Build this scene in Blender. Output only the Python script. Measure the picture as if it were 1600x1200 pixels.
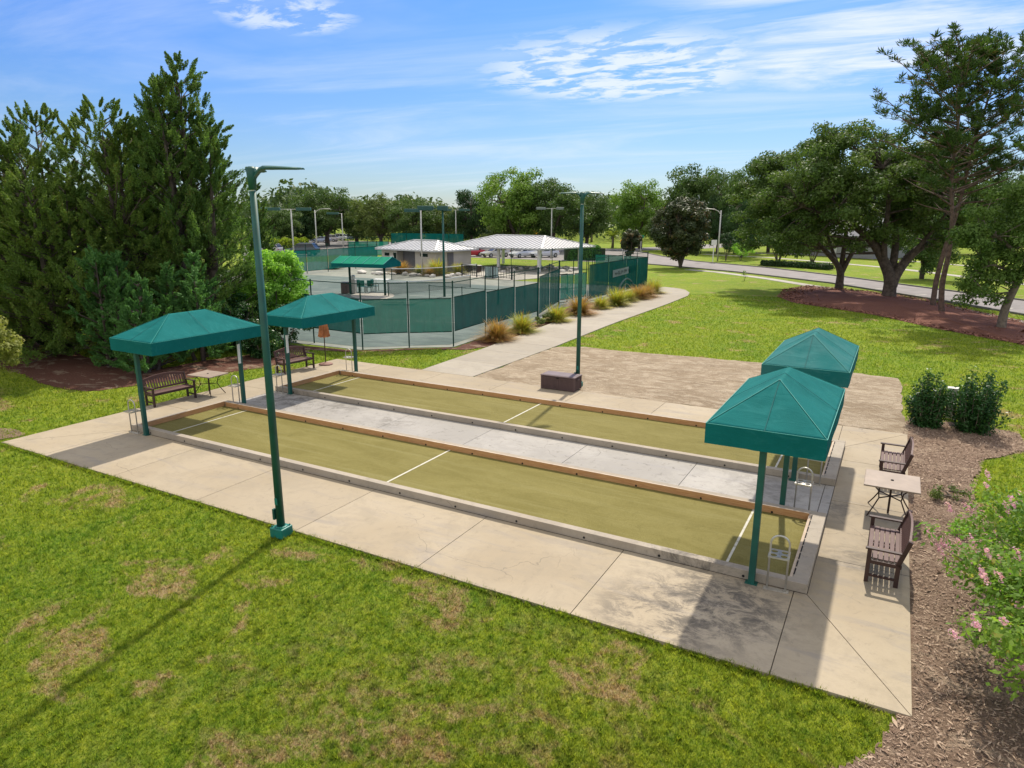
import bpy, math, random
import numpy as np
from mathutils import Vector, Matrix
R = math.radians
sc = bpy.context.scene
for o in list(bpy.data.objects): bpy.data.objects.remove(o)

# ------------------------------------------------------------------ camera
CAM = np.array([18.8727, -11.2347, 6.032]); FPX = 1069.75
PITCH, ROLL, YAW = R(-13.701), R(0.128), R(-29.06)
_F = np.array([math.sin(YAW)*math.cos(PITCH), math.cos(YAW)*math.cos(PITCH), math.sin(PITCH)])
_R0 = np.array([math.cos(YAW), -math.sin(YAW), 0.]); _U0 = np.cross(_R0, _F)
_R = _R0*math.cos(ROLL)+_U0*math.sin(ROLL); _U = -_R0*math.sin(ROLL)+_U0*math.cos(ROLL)
cd = bpy.data.cameras.new('camera'); cam = bpy.data.objects.new('camera', cd)
sc.collection.objects.link(cam)
cd.sensor_fit = 'HORIZONTAL'; cd.sensor_width = 36.0; cd.lens = 36.0*FPX/1600.0
cd.clip_start = 0.1; cd.clip_end = 6000
M = Matrix((( _R[0], _U[0], -_F[0], CAM[0]), (_R[1], _U[1], -_F[1], CAM[1]), (_R[2], _U[2], -_F[2], CAM[2]), (0, 0, 0, 1)))
cam.matrix_world = M
sc.camera = cam

# ------------------------------------------------------------------ world and sun
SUN_EL = R(50); SUN_DIR = Vector((-0.12, 0.83, 1.0)).normalized()
w = bpy.data.worlds.new('World'); sc.world = w; w.use_nodes = True
nt = w.node_tree; N = nt.nodes; Lk = nt.links
for n in list(N): N.remove(n)
def nd(t, **k):
    n = N.new(t)
    for a, b in k.items(): setattr(n, a, b)
    return n
def wmath(op, a, b=None, c=None):
    n = nd('ShaderNodeMath', operation=op)
    for i, x in enumerate((a, b, c)):
        if x is None: continue
        if isinstance(x, (int, float)): n.inputs[i].default_value = x
        else: Lk.new(x, n.inputs[i])
    return n.outputs[0]
sky = nd('ShaderNodeTexSky', sky_type='NISHITA'); sky.sun_disc = False
sky.sun_elevation = SUN_EL; sky.sun_rotation = R(-8.5)
sky.air_density = 1.0; sky.dust_density = 0.6; sky.ozone_density = 2.4; sky.altitude = 10
hs = nd('ShaderNodeHueSaturation'); hs.inputs['Saturation'].default_value = 1.12; Lk.new(sky.outputs[0], hs.inputs['Color'])
tc = nd('ShaderNodeTexCoord'); sx = nd('ShaderNodeSeparateXYZ'); Lk.new(tc.outputs['Generated'], sx.inputs[0])
# the air near the horizon is a pale clean blue here, not the yellow white of the plain sky model
hz_ = nd('ShaderNodeMapRange', interpolation_type='SMOOTHSTEP'); Lk.new(sx.outputs[2], hz_.inputs[0]); hz_.inputs[1].default_value = 0.0; hz_.inputs[2].default_value = .38
tn = nd('ShaderNodeMixRGB'); Lk.new(hz_.outputs[0], tn.inputs[0]); tn.inputs[1].default_value = (.29, .345, .44, 1); tn.inputs[2].default_value = (.215, .375, .65, 1)
ml = nd('ShaderNodeMixRGB', blend_type='MULTIPLY'); ml.inputs[0].default_value = 1.; Lk.new(hs.outputs[0], ml.inputs[1]); Lk.new(tn.outputs[0], ml.inputs[2])
zz = wmath('ADD', wmath('MAXIMUM', sx.outputs[2], 0.0), 0.045)
px = wmath('DIVIDE', sx.outputs[0], zz); py = wmath('DIVIDE', sx.outputs[1], zz)
cx = nd('ShaderNodeCombineXYZ'); Lk.new(px, cx.inputs[0]); Lk.new(py, cx.inputs[1])
def cloudnoise(scale, sxyz, rot, loc, detail=8, rough=.6, dist=0.3):
    mp = nd('ShaderNodeMapping'); mp.inputs['Scale'].default_value = sxyz; mp.inputs['Rotation'].default_value = (0, 0, rot); mp.inputs['Location'].default_value = loc
    Lk.new(cx.outputs[0], mp.inputs[0])
    n = nd('ShaderNodeTexNoise'); n.inputs['Scale'].default_value = scale; n.inputs['Detail'].default_value = detail
    n.inputs['Roughness'].default_value = rough; n.inputs['Distortion'].default_value = dist
    Lk.new(mp.outputs[0], n.inputs['Vector']); return n.outputs['Fac']
def ramp(fac, a, b, lo=0., hi=1.):
    n = nd('ShaderNodeMapRange', interpolation_type='SMOOTHSTEP'); Lk.new(fac, n.inputs[0])
    n.inputs[1].default_value = a; n.inputs[2].default_value = b; n.inputs[3].default_value = lo; n.inputs[4].default_value = hi
    return n.outputs[0]
# thin cirrus veils
cir = ramp(cloudnoise(.42, (.55, 1.5, 1), R(35), (3.1, 1.4, 0), 7, .62, .7), .43, .76, 0, .40)
# a flock of small puffs, in one part of the sky only
pf = ramp(cloudnoise(3.6, (1, 1.5, 1), R(20), (0.3, 2.2, 0), 9, .62, .35), .41, .57)
def blob(ax, ay, r):
    dx = wmath('SUBTRACT', px, ax); dy = wmath('SUBTRACT', py, ay)
    d = wmath('SQRT', wmath('ADD', wmath('MULTIPLY', dx, dx), wmath('MULTIPLY', dy, dy)))
    return ramp(d, r*.45, r, 1, 0)
def skyp(u, v):
    d = _F + _R*(u-800)/FPX - _U*(v-600)/FPX; d = d/np.linalg.norm(d); z = max(d[2], 0)+.045
    return d[0]/z, d[1]/z
b1 = skyp(975, 112); b2 = skyp(445, 22); b3 = skyp(1480, 40)
mask = wmath('MAXIMUM', blob(b1[0], b1[1], 1.05), wmath('MULTIPLY', blob(b2[0], b2[1], .38), .8))
pm = wmath('MULTIPLY', pf, mask)
cir2 = wmath('MULTIPLY', ramp(cloudnoise(.9, (.8, 1.6, 1), R(20), (1.3, .2, 0), 8, .65, .5), .36, .7), blob(b3[0], b3[1], 1.7))
# added white cloud cover, out of view overhead and behind, to lift the shade
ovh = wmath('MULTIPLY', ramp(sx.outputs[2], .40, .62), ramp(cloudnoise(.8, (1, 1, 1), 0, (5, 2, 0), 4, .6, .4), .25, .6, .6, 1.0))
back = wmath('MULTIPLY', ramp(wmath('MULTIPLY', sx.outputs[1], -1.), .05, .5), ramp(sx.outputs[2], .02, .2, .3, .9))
fill_cover = wmath('MAXIMUM', ovh, back)
cl = wmath('MINIMUM', wmath('MAXIMUM', wmath('MAXIMUM', wmath('MULTIPLY', cir2, 1.0), wmath('MULTIPLY', pm, .82)), cir), 1.0)
mx = nd('ShaderNodeMixRGB'); Lk.new(cl, mx.inputs[0]); Lk.new(ml.outputs[0], mx.inputs[1]); mx.inputs[2].default_value = (3.6, 3.85, 4.2, 1)
mx2 = nd('ShaderNodeMixRGB'); Lk.new(fill_cover, mx2.inputs[0]); Lk.new(mx.outputs[0], mx2.inputs[1]); mx2.inputs[2].default_value = (4.3, 4.2, 4.1, 1)
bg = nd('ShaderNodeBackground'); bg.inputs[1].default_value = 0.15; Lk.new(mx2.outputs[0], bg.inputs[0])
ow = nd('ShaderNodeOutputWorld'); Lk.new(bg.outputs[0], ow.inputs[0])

sl = bpy.data.lights.new('sun', 'SUN'); sl.energy = 3.15; sl.angle = R(1.2); sl.color = (1.0, .92, .78)
so = bpy.data.objects.new('sun', sl); sc.collection.objects.link(so)
so.rotation_euler = SUN_DIR.to_track_quat('Z', 'Y').to_euler()
vs = sc.view_settings; vs.view_transform = 'Standard'; vs.look = 'None'; vs.gamma = 1; vs.exposure = 0.78; vs.use_curve_mapping = False
sc.render.engine = 'CYCLES'
sc.cycles.max_bounces = 6; sc.cycles.transparent_max_bounces = 12; sc.cycles.diffuse_bounces = 3

# ------------------------------------------------------------------ helpers
def at(u, v, z=0.):
    """survey: photograph pixel -> world point on the plane at height z"""
    d = _F + _R*(u-800)/FPX - _U*(v-600)/FPX
    t = (z-CAM[2])/d[2]; p = CAM+t*d
    return float(p[0]), float(p[1])
def link(o): sc.collection.objects.link(o); return o
def tag(o, label=None, cat=None, group=None, kind=None):
    if label: o['label'] = label
    if cat: o['category'] = cat
    if group: o['group'] = group
    if kind: o['kind'] = kind
    return o
def thing(name, label, cat, loc=(0, 0, 0), rz=0., group=None):
    o = bpy.data.objects.new(name, None); link(o); o.location = loc; o.rotation_euler = (0, 0, rz); o.empty_display_size = .2
    return tag(o, label, cat, group)
KIDS = {}
def kids(o): return KIDS.get(o.name, [])
def adopt(c, p):
    c.parent = p; KIDS.setdefault(p.name, []).append(c)
def copy_tree(o, parent=None):
    c = o.copy(); link(c)
    if parent is not None: adopt(c, parent)
    for ch in list(kids(o)): copy_tree(ch, c)
    return c
def place(o, loc, rz=0., label=None, scale=None):
    o.location = loc; o.rotation_euler = (0, 0, rz)
    if label: o['label'] = label
    if scale is not None: o.scale = scale if hasattr(scale, '__len__') else (scale,)*3
    return o
class MB:
    def __init__(s): s.v = []; s.f = []; s.mi = []; s.cur = 0
    def add(s, vs_, fs):
        n = len(s.v); s.v += [tuple(map(float, p)) for p in vs_]
        for f in fs: s.f.append(tuple(i+n for i in f)); s.mi.append(s.cur)
    def box(s, c, d, rz=0., rot=None):
        x, y, z = d[0]/2, d[1]/2, d[2]/2
        P = [Vector((a*x, b*y, e*z)) for e in (-1, 1) for b in (-1, 1) for a in (-1, 1)]
        Rm = rot if rot is not None else Matrix.Rotation(rz, 3, 'Z')
        s.add([Rm @ p+Vector(c) for p in P], [(0, 2, 3, 1), (4, 5, 7, 6), (0, 1, 5, 4), (2, 6, 7, 3), (0, 4, 6, 2), (1, 3, 7, 5)])
        return s
    def bar(s, a, b, wd, h=None, up=(0, 0, 1)):
        a, b = Vector(a), Vector(b); h = h or wd; d = (b-a); L = d.length; d.normalize(); up = Vector(up)
        if abs(d.dot(up)) > .98: up = Vector((0, 1, 0))
        sd = d.cross(up).normalized(); u = sd.cross(d).normalized()
        P = [a+sd*(i*wd/2)+u*(j*h/2) for i, j in ((-1, -1), (1, -1), (1, 1), (-1, 1))]+[b+sd*(i*wd/2)+u*(j*h/2) for i, j in ((-1, -1), (1, -1), (1, 1), (-1, 1))]
        s.add(P, [(3, 2, 1, 0), (4, 5, 6, 7), (0, 1, 5, 4), (1, 2, 6, 5), (2, 3, 7, 6), (3, 0, 4, 7)]); return s
    def tube(s, pts, r, n=8, cap=True):
        pts = [Vector(p) for p in pts]; rr = r if hasattr(r, '__len__') else [r]*len(pts)
        V = []; pu = None
        for i, p in enumerate(pts):
            d = (pts[min(i+1, len(pts)-1)]-pts[max(i-1, 0)]).normalized()
            if pu is None:
                pu = Vector((1, 0, 0)) if abs(d.x) < .8 else Vector((0, 1, 0))
            sd = d.cross(pu).normalized(); u = sd.cross(d).normalized(); pu = u
            for k in range(n):
                a = 2*math.pi*k/n; V.append(p+(sd*math.cos(a)+u*math.sin(a))*rr[i])
        F = [(i*n+k, i*n+(k+1) % n, (i+1)*n+(k+1) % n, (i+1)*n+k) for i in range(len(pts)-1) for k in range(n)]
        if cap: F += [tuple(range(n-1, -1, -1)), tuple((len(pts)-1)*n+k for k in range(n))]
        s.add(V, F); return s
    def prism(s, poly, z0, z1):
        n = len(poly); V = [(p[0], p[1], z0) for p in poly]+[(p[0], p[1], z1) for p in poly]
        a = sum(poly[i][0]*poly[(i+1) % n][1]-poly[(i+1) % n][0]*poly[i][1] for i in range(n))
        F = [(i, (i+1) % n, n+(i+1) % n, n+i) for i in range(n)]+[tuple(range(n, 2*n)), tuple(range(n-1, -1, -1))]
        if a < 0: F = [tuple(reversed(f)) for f in F]
        s.add(V, F); return s
    def lathe(s, prof, n=16, c=(0, 0, 0)):
        V = []
        for r, z in prof:
            for k in range(n):
                a = 2*math.pi*k/n; V.append((c[0]+r*math.cos(a), c[1]+r*math.sin(a), c[2]+z))
        F = [(i*n+k, i*n+(k+1) % n, (i+1)*n+(k+1) % n, (i+1)*n+k) for i in range(len(prof)-1) for k in range(n)]
        F += [tuple(range(n-1, -1, -1)), tuple((len(prof)-1)*n+k for k in range(n))]
        s.add(V, F); return s
    def build(s, name, mat, parent=None, smooth=False, bevel=0., loc=None):
        me = bpy.data.meshes.new(name); me.from_pydata(s.v, [], s.f); me.update()
        for m in (mat if isinstance(mat, (list, tuple)) else [mat]): me.materials.append(m)
        if isinstance(mat, (list, tuple)): me.polygons.foreach_set('material_index', s.mi)
        if smooth: me.polygons.foreach_set('use_smooth', [True]*len(me.polygons))
        o = bpy.data.objects.new(name, me); link(o)
        if parent is not None: adopt(o, parent)
        if loc: o.location = loc
        if bevel:
            b = o.modifiers.new('bevel', 'BEVEL'); b.width = bevel; b.segments = 2; b.limit_method = 'ANGLE'; b.angle_limit = R(40)
        return o
def npmesh(name, V, F, mat, tint=None, parent=None, smooth=False):
    """V (n,3); F (m,k) same-size polygons; tint = one float per face"""
    me = bpy.data.meshes.new(name); k = F.shape[1]
    me.vertices.add(len(V)); me.vertices.foreach_set('co', V.astype(np.float32).ravel())
    me.loops.add(F.size); me.loops.foreach_set('vertex_index', F.astype(np.int32).ravel())
    me.polygons.add(len(F)); me.polygons.foreach_set('loop_start', np.arange(0, F.size, k, dtype=np.int32))
    me.update(calc_edges=True); me.validate()
    if tint is not None:
        a = me.attributes.new('tint', 'FLOAT', 'FACE'); a.data.foreach_set('value', tint.astype(np.float32))
    me.materials.append(mat)
    if smooth: me.polygons.foreach_set('use_smooth', [True]*len(me.polygons))
    o = bpy.data.objects.new(name, me); link(o)
    if parent is not None: adopt(o, parent)
    return o
def struct(o): o['kind'] = 'structure'; return o

# ------------------------------------------------------------------ materials
class Mat:
    def __init__(s, name):
        s.m = bpy.data.materials.new(name); s.m.use_nodes = True; s.t = s.m.node_tree
        s.b = s.t.nodes['Principled BSDF']; s.out = s.t.nodes['Material Output']
    def n(s, t, **k):
        x = s.t.nodes.new(t)
        for a, b in k.items(): setattr(x, a, b)
        return x
    def l(s, a, b): s.t.links.new(a, b)
    def coord(s, kind='Object', scale=(1, 1, 1), rot=(0, 0, 0), loc=(0, 0, 0)):
        if kind == 'World': src = s.n('ShaderNodeNewGeometry').outputs['Position']
        else: src = s.n('ShaderNodeTexCoord').outputs[kind]
        mp = s.n('ShaderNodeMapping'); mp.inputs['Scale'].default_value = scale; mp.inputs['Rotation'].default_value = rot; mp.inputs['Location'].default_value = loc
        s.l(src, mp.inputs[0]); return mp.outputs[0]
    def noise(s, co, scale, detail=4, rough=.55, dist=0.):
        x = s.n('ShaderNodeTexNoise'); x.inputs['Scale'].default_value = scale; x.inputs['Detail'].default_value = detail
        x.inputs['Roughness'].default_value = rough; x.inputs['Distortion'].default_value = dist; s.l(co, x.inputs['Vector']); return x.outputs['Fac']
    def rng(s, f, a, b, lo=0., hi=1.):
        x = s.n('ShaderNodeMapRange', interpolation_type='SMOOTHSTEP'); s.l(f, x.inputs[0])
        for i, q in enumerate((a, b, lo, hi)): x.inputs[i+1].default_value = q
        return x.outputs[0]
    def mix(s, f, a, b, mode='MIX'):
        x = s.n('ShaderNodeMixRGB', blend_type=mode)
        for i, q in enumerate((f, a, b)):
            if isinstance(q, (int, float)): x.inputs[i].default_value = q
            elif isinstance(q, tuple): x.inputs[i].default_value = (*q, 1) if len(q) == 3 else q
            else: s.l(q, x.inputs[i])
        return x.outputs[0]
    def math(s, op, a, b=0.):
        x = s.n('ShaderNodeMath', operation=op)
        for i, q in enumerate((a, b)):
            if isinstance(q, (int, float)): x.inputs[i].default_value = q
            else: s.l(q, x.inputs[i])
        return x.outputs[0]
    def col(s, c):
        if isinstance(c, tuple): s.b.inputs['Base Color'].default_value = (*c, 1)
        else: s.l(c, s.b.inputs['Base Color'])
    def bump(s, h, strength=.3, dist=.02):
        x = s.n('ShaderNodeBump'); x.inputs['Strength'].default_value = strength; x.inputs['Distance'].default_value = dist
        s.l(h, x.inputs['Height']); s.l(x.outputs[0], s.b.inputs['Normal'])
    def set(s, rough=.7, metal=0., spec=.4):
        s.b.inputs['Roughness'].default_value = rough; s.b.inputs['Metallic'].default_value = metal
        s.b.inputs['Specular IOR Level'].default_value = spec; return s
def simple(name, c, rough=.6, metal=0., var=.12, scale=6., bump=0., spec=.4):
    m = Mat(name); co = m.coord('Object'); f = m.noise(co, scale, 5, .6)
    a = tuple(x*(1-var) for x in c); b = tuple(min(1, x*(1+var)) for x in c)
    m.col(m.mix(m.rng(f, .3, .7), a, b)); m.set(rough, metal, spec)
    if bump: m.bump(m.noise(co, scale*12, 4), bump, .01)
    return m.m
def grass_color(m):
    """shared lawn colour from the world position: greens, yellow sweeps, brown thatch"""
    co = m.coord('World')
    big = m.noise(co, .16, 4, .6, .4); mid = m.noise(co, .9, 5, .65, .3); fine = m.noise(co, 6., 4, .7)
    c = m.mix(m.rng(big, .35, .65), (.080, .180, .014), (.220, .262, .021))
    c = m.mix(m.rng(mid, .38, .62), c, m.mix(.55, c, (.27, .29, .028)))
    tuft = m.noise(co, 8.5, 5, .80, .6)
    c = m.mix(m.rng(tuft, .33, .66), m.mix(.62, c, (.022, .09, .008)), m.mix(.45, c, (.38, .41, .045)))
    c = m.mix(m.rng(fine, .3, .75), m.mix(.35, c, (.05, .14, .014)), c)
    th = m.noise(m.coord('World', (1, 1.15, 1), (0, 0, .6)), .55, 6, .68, .5)
    dead = m.math('MULTIPLY', m.rng(th, .56, .64), .85)
    # thicker dead thatch towards the low right front of the near lawn
    mp = m.n('ShaderNodeMapping'); mp.inputs['Location'].default_value = (-14.6, 6.2, 0)
    s_ = m.n('ShaderNodeNewGeometry'); m.l(s_.outputs['Position'], mp.inputs[0])
    ln = m.n('ShaderNodeVectorMath', operation='LENGTH'); m.l(mp.outputs[0], ln.inputs[0])
    near = m.rng(ln.outputs['Value'], 1.0, 4.6, 1, 0)
    th2 = m.rng(m.noise(m.coord('World', loc=(3, 1, 0)), 1.5, 6, .7, .6), .47, .62)
    dead = m.math('MAXIMUM', dead, m.math('MULTIPLY', m.math('MULTIPLY', near, th2), .75))
    brk = m.rng(m.noise(m.coord('World', (1, 1.5, 1), (0, 0, .3)), 4.2, 5, .8, .5), .40, .56)
    dead = m.math('MULTIPLY', dead, m.math('ADD', m.math('MULTIPLY', brk, .8), .2))
    thc = m.mix(m.rng(m.noise(co, 30., 3, .8), .35, .7), (.25, .155, .105), (.46, .33, .23))
    return m.mix(dead, c, thc), co
LB = 1.85
def leafmat(name, c1, c2, c3=None, trans=.35, nscale=.5, rough=.6, LB=LB):
    c1 = tuple(x*LB for x in c1); c2 = tuple(x*LB for x in c2)
    m = Mat(name); at_ = m.n('ShaderNodeAttribute'); at_.attribute_name = 'tint'
    f = m.noise(m.coord('Object'), nscale, 4, .6)
    k = m.math('ADD', m.math('MULTIPLY', at_.outputs['Fac'], .6), m.math('MULTIPLY', m.rng(f, .35, .65), .4))
    c = m.mix(k, c1, c2)
    if c3: c = m.mix(m.rng(at_.outputs['Fac'], .82, .9), c, c3)
    m.col(c); m.set(rough, 0, .25)
    tr = m.n('ShaderNodeBsdfTranslucent'); m.l(m.mix(.5, c, m.mix(1., c, (1.6, 1.7, .7), 'MULTIPLY')), tr.inputs[0])
    mx_ = m.n('ShaderNodeMixShader'); mx_.inputs[0].default_value = trans
    m.l(m.b.outputs[0], mx_.inputs[1]); m.l(tr.outputs[0], mx_.inputs[2]); m.l(mx_.outputs[0], m.out.inputs[0])
    return m.m

MT = {}
# grass ground and blades
m = Mat('grass ground'); c, co = grass_color(m); m.col(m.mix(1., m.mix(.12, c, (.16, .16, .05)), (1.12, 1.12, 1.), 'MULTIPLY')); m.set(.95, 0, .1); m.bump(m.noise(co, 22, 5, .8), .9, .06); MT['ground'] = m.m
m = Mat('grass blades'); c, co = grass_color(m); at_ = m.n('ShaderNodeAttribute'); at_.attribute_name = 'tint'
c = m.mix(m.rng(at_.outputs['Fac'], 0, 1), m.mix(1., c, (.92, .98, .8), 'MULTIPLY'), m.mix(1., c, (1.85, 1.75, 1.3), 'MULTIPLY')); m.col(c); m.set(.6, 0, .2)
tr = m.n('ShaderNodeBsdfTranslucent'); m.l(c, tr.inputs[0]); mx_ = m.n('ShaderNodeMixShader'); mx_.inputs[0].default_value = .6
m.l(m.b.outputs[0], mx_.inputs[1]); m.l(tr.outputs[0], mx_.inputs[2]); m.l(mx_.outputs[0], m.out.inputs[0]); MT['blades'] = m.m

def concrete(name, base, alt, stain=.5, mold=(), dark=(.10, .088, .075), streak=.5):
    m = Mat(name); co = m.coord('World')
    big = m.noise(co, .35, 4, .55, .4); fine = m.noise(co, 45., 4, .7); md = m.noise(m.coord('World', (.35, 1.6, 1)), 1.3, 6, .65, .8)
    c = m.mix(m.rng(big, .35, .65), base, alt)
    c = m.mix(m.math('MULTIPLY', m.rng(md, .50, .72), streak), c, tuple(x*.72 for x in (alt[2]*1.12, alt[2]*1.08, alt[2]*1.14)))
    c = m.mix(m.math('MULTIPLY', m.rng(fine, .35, .75), .10), c, tuple(x*.5 for x in base))
    sp = m.rng(m.noise(co, 4.2, 7, .8, .5), .53, .68)
    ri = m.n('ShaderNodeNewGeometry').outputs['Random Per Island']; c = m.mix(m.math('MULTIPLY', ri, .55), c, tuple(x*.80 for x in base))
    c = m.mix(m.math('MULTIPLY', sp, .28*stain), c, dark)
    bl = m.rng(m.noise(co, .9, 9, .8, .6), .47, .61); c = m.mix(m.math('MULTIPLY', bl, .22+.22*stain), c, tuple(x*.68 for x in alt))
    vn = m.n('ShaderNodeTexVoronoi', feature='DISTANCE_TO_EDGE'); vn.inputs['Scale'].default_value = .33
    wb = m.n('ShaderNodeMixRGB', blend_type='ADD'); wb.inputs[0].default_value = .35; nz = m.n('ShaderNodeTexNoise'); nz.inputs['Scale'].default_value = 2.2; nz.inputs['Detail'].default_value = 6; m.l(co, nz.inputs['Vector']); m.l(co, wb.inputs[1]); m.l(nz.outputs['Color'], wb.inputs[2]); m.l(wb.outputs[0], vn.inputs['Vector'])
    ck = m.math('MULTIPLY', m.rng(vn.outputs['Distance'], .0, .0028, 1, 0), m.rng(m.noise(co, .5, 2), .50, .58))
    c = m.mix(m.math('MULTIPLY', ck, .55), c, dark)
    for (x, y, r, k) in mold:
        mp = m.n('ShaderNodeMapping'); mp.inputs['Location'].default_value = (-x, -y, 0); g = m.n('ShaderNodeNewGeometry'); m.l(g.outputs['Position'], mp.inputs[0])
        ln = m.n('ShaderNodeVectorMath', operation='LENGTH'); m.l(mp.outputs[0], ln.inputs[0])
        a = m.math('MULTIPLY', m.rng(ln.outputs['Value'], r*.15, r, 1, 0), m.rng(m.noise(m.coord('World', (1, 1.35, 1)), 1.9, 10, .82, .5), .42, .62))
        c = m.mix(m.math('MULTIPLY', a, k), c, dark)
    m.col(c); m.set(.85, 0, .25); m.bump(fine, .12, .01); return m.m
MT['pad'] = concrete('tan concrete', (.355, .29, .203), (.41, .345, .255), .95, [(17.1, -.9, 1.6, 1.), (16.6, -1.3, 1.9, .8), (18.8, 1.7, .9, .6), (15.8, -1.9, .9, .5), (18.2, 4.1, 1.1, .6), (19.4, 2.9, .9, .7), (16.6, -2.1, .8, .5)])
MT['walk'] = concrete('grey white concrete', (.325, .305, .28), (.42, .395, .365), 2.0, [(1.2, 4.6, 2.2, .9), (3.6, 4.9, 1.2, .6), (6, 4.4, 1.2, .5), (17.0, 4.4, 1.3, .6)])
MT['kerb'] = concrete('kerb concrete', (.36, .305, .24), (.41, .36, .295), 1.2, [(16.2, 0, 1.4, .9), (1.2, 5.35, 1.2, .7)], streak=.35)
MT['path'] = concrete('path concrete', (.335, .295, .24), (.385, .345, .285), .8)
m = Mat('joint'); m.col((.11, .09, .07)); m.set(.95); MT['joint'] = m.m
m = Mat('wood board'); co = m.coord('World', (1.5, 1.5, 30)); f = m.noise(co, 3, 6, .6, .6)
c = m.mix(m.rng(f, .3, .7), (.42, .20, .08), (.57, .33, .15)); g = m.rng(m.noise(m.coord('World'), 1.2, 5, .7), .5, .75, 0, .22); m.col(m.mix(g, c, (.30, .24, .19))); m.set(.75, 0, .3); m.bump(f, .3, .005); MT['wood'] = m.m
m = Mat('wood board top'); co = m.coord('World', (1.5, 1.5, 30)); f = m.noise(co, 3, 6, .6, .6)
m.col(m.mix(m.rng(f, .3, .7), (.40, .31, .23), (.52, .42, .32))); m.set(.8); MT['woodcap'] = m.m
m = Mat('court turf'); co = m.coord('World'); f = m.noise(co, 60, 4, .8); g = m.noise(m.coord('World', (.6, 1.5, 1)), .9, 8, .78, .8)
c = m.mix(m.rng(g, .35, .65), (.175, .152, .050), (.215, .188, .068)); tk = m.noise(m.coord('World', (.10, 3.2, 1), (0, 0, .03)), 1.6, 6, .7, .5); c = m.mix(m.rng(tk, .50, .66, 0, .45), c, (.26, .235, .105)); sc2 = m.noise(co, 2.6, 7, .8, 1.); c = m.mix(m.rng(sc2, .56, .68, 0, .4), c, (.12, .108, .034)); c = m.mix(m.rng(f, .3, .75), m.mix(1., c, (.68, .7, .66), 'MULTIPLY'), m.mix(1., c, (1.22, 1.2, 1.2), 'MULTIPLY')); m.col(c); m.set(.95, 0, .1); m.bump(f, .6, .01); MT['turf'] = m.m
m = Mat('line paint'); co = m.coord('World'); m.col(m.mix(m.rng(m.noise(co, 6, 7, .8), .50, .66, 0, .75), (.52, .50, .43), (.24, .22, .12))); m.set(.85); MT['line'] = m.m
m = Mat('sand'); co = m.coord('World'); big = m.noise(co, .5, 5, .6, .5); st = m.noise(m.coord('World', (.8, 1.7, 1), (0, 0, R(-38))), .9, 9, .80, 1.8); st2 = m.noise(m.coord('World', (.9, 1.6, 1), (0, 0, R(48))), 1.1, 8, .8, 1.6); f = m.noise(co, 11., 6, .85)
c = m.mix(m.rng(big, .35, .65), (.31, .24, .165), (.40, .32, .23)); c = m.mix(m.math('MULTIPLY', m.rng(st, .47, .57), .70), c, (.54, .45, .34)); c = m.mix(m.math('MULTIPLY', m.rng(st2, .50, .60), .55), c, (.235, .17, .11)); c = m.mix(m.math('MULTIPLY', m.rng(f, .4, .7), .3), c, (.27, .20, .13))
m.col(c); m.set(.95, 0, .1); m.bump(m.math('ADD', m.math('MULTIPLY', st, 2.), f), 1., .06); MT['sand'] = m.m
def mulch(name, a, b, cc, d=None):
    m = Mat(name); co = m.coord('World'); f = m.noise(m.coord('World', (1, 2.2, 1), (0, 0, .5)), 16, 5, .8, .8); g = m.noise(co, 1.1, 5, .7, .5)
    c = m.mix(m.rng(f, .33, .68), a, b); c = m.mix(m.rng(g, .5, .7), c, cc)
    if d: c = m.mix(m.math('MULTIPLY', m.rng(m.noise(m.coord('World', (1, 2, 1), (0, 0, -.5)), .8, 6, .7, .5), .54, .60), .8), c, d)
    m.col(c); m.set(.95, 0, .15); m.bump(f, 1., .05); return m.m
MT['bed'] = mulch('straw bed', (.15, .098, .068), (.33, .235, .17), (.26, .175, .125), (.38, .285, .205))
MT['redbed'] = mulch('red mulch', (.11, .045, .032), (.27, .125, .088), (.20, .09, .062))
MT['pinkbed'] = mulch('leaf litter', (.085, .036, .025), (.17, .085, .06), (.12, .05, .035), (.27, .20, .14))
m = Mat('chips'); at_ = m.n('ShaderNodeAttribute'); at_.attribute_name = 'tint'; m.col(m.mix(at_.outputs['Fac'], (.16, .10, .07), (.48, .36, .265))); m.set(.9, 0, .2); MT['chips'] = m.m
m = Mat('red chips'); at_ = m.n('ShaderNodeAttribute'); at_.attribute_name = 'tint'; m.col(m.mix(at_.outputs['Fac'], (.10, .038, .026), (.36, .18, .13))); m.set(.9, 0, .2); MT['redchips'] = m.m
MT['asphalt'] = simple('road asphalt', (.22, .20, .195), .9, var=.14, scale=.7, bump=.1)
MT['lot'] = simple('lot asphalt', (.20, .188, .182), .9, var=.12, scale=.5)
MT['sidewalk'] = simple('sidewalk', (.36, .335, .285), .9, var=.12, scale=.9)
MT['kerbgrey'] = simple('road kerb', (.17, .16, .15), .9, var=.2, scale=2)
m = Mat('tennis court'); co = m.coord('World'); f = m.noise(co, .35, 5, .65, .5); g = m.noise(m.coord('World', (1, 6, 1), (0, 0, .25)), .5, 4, .6)
c = m.mix(m.rng(f, .35, .68), (.105, .140, .128), (.155, .190, .175)); c = m.mix(m.rng(g, .48, .66, 0, .65), c, (.085, .105, .105)); m.col(c); m.set(.92, 0, .15); MT['clay'] = m.m
MT['courtedge'] = simple('court apron', (.21, .22, .185), .9, var=.15, scale=1.)
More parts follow.
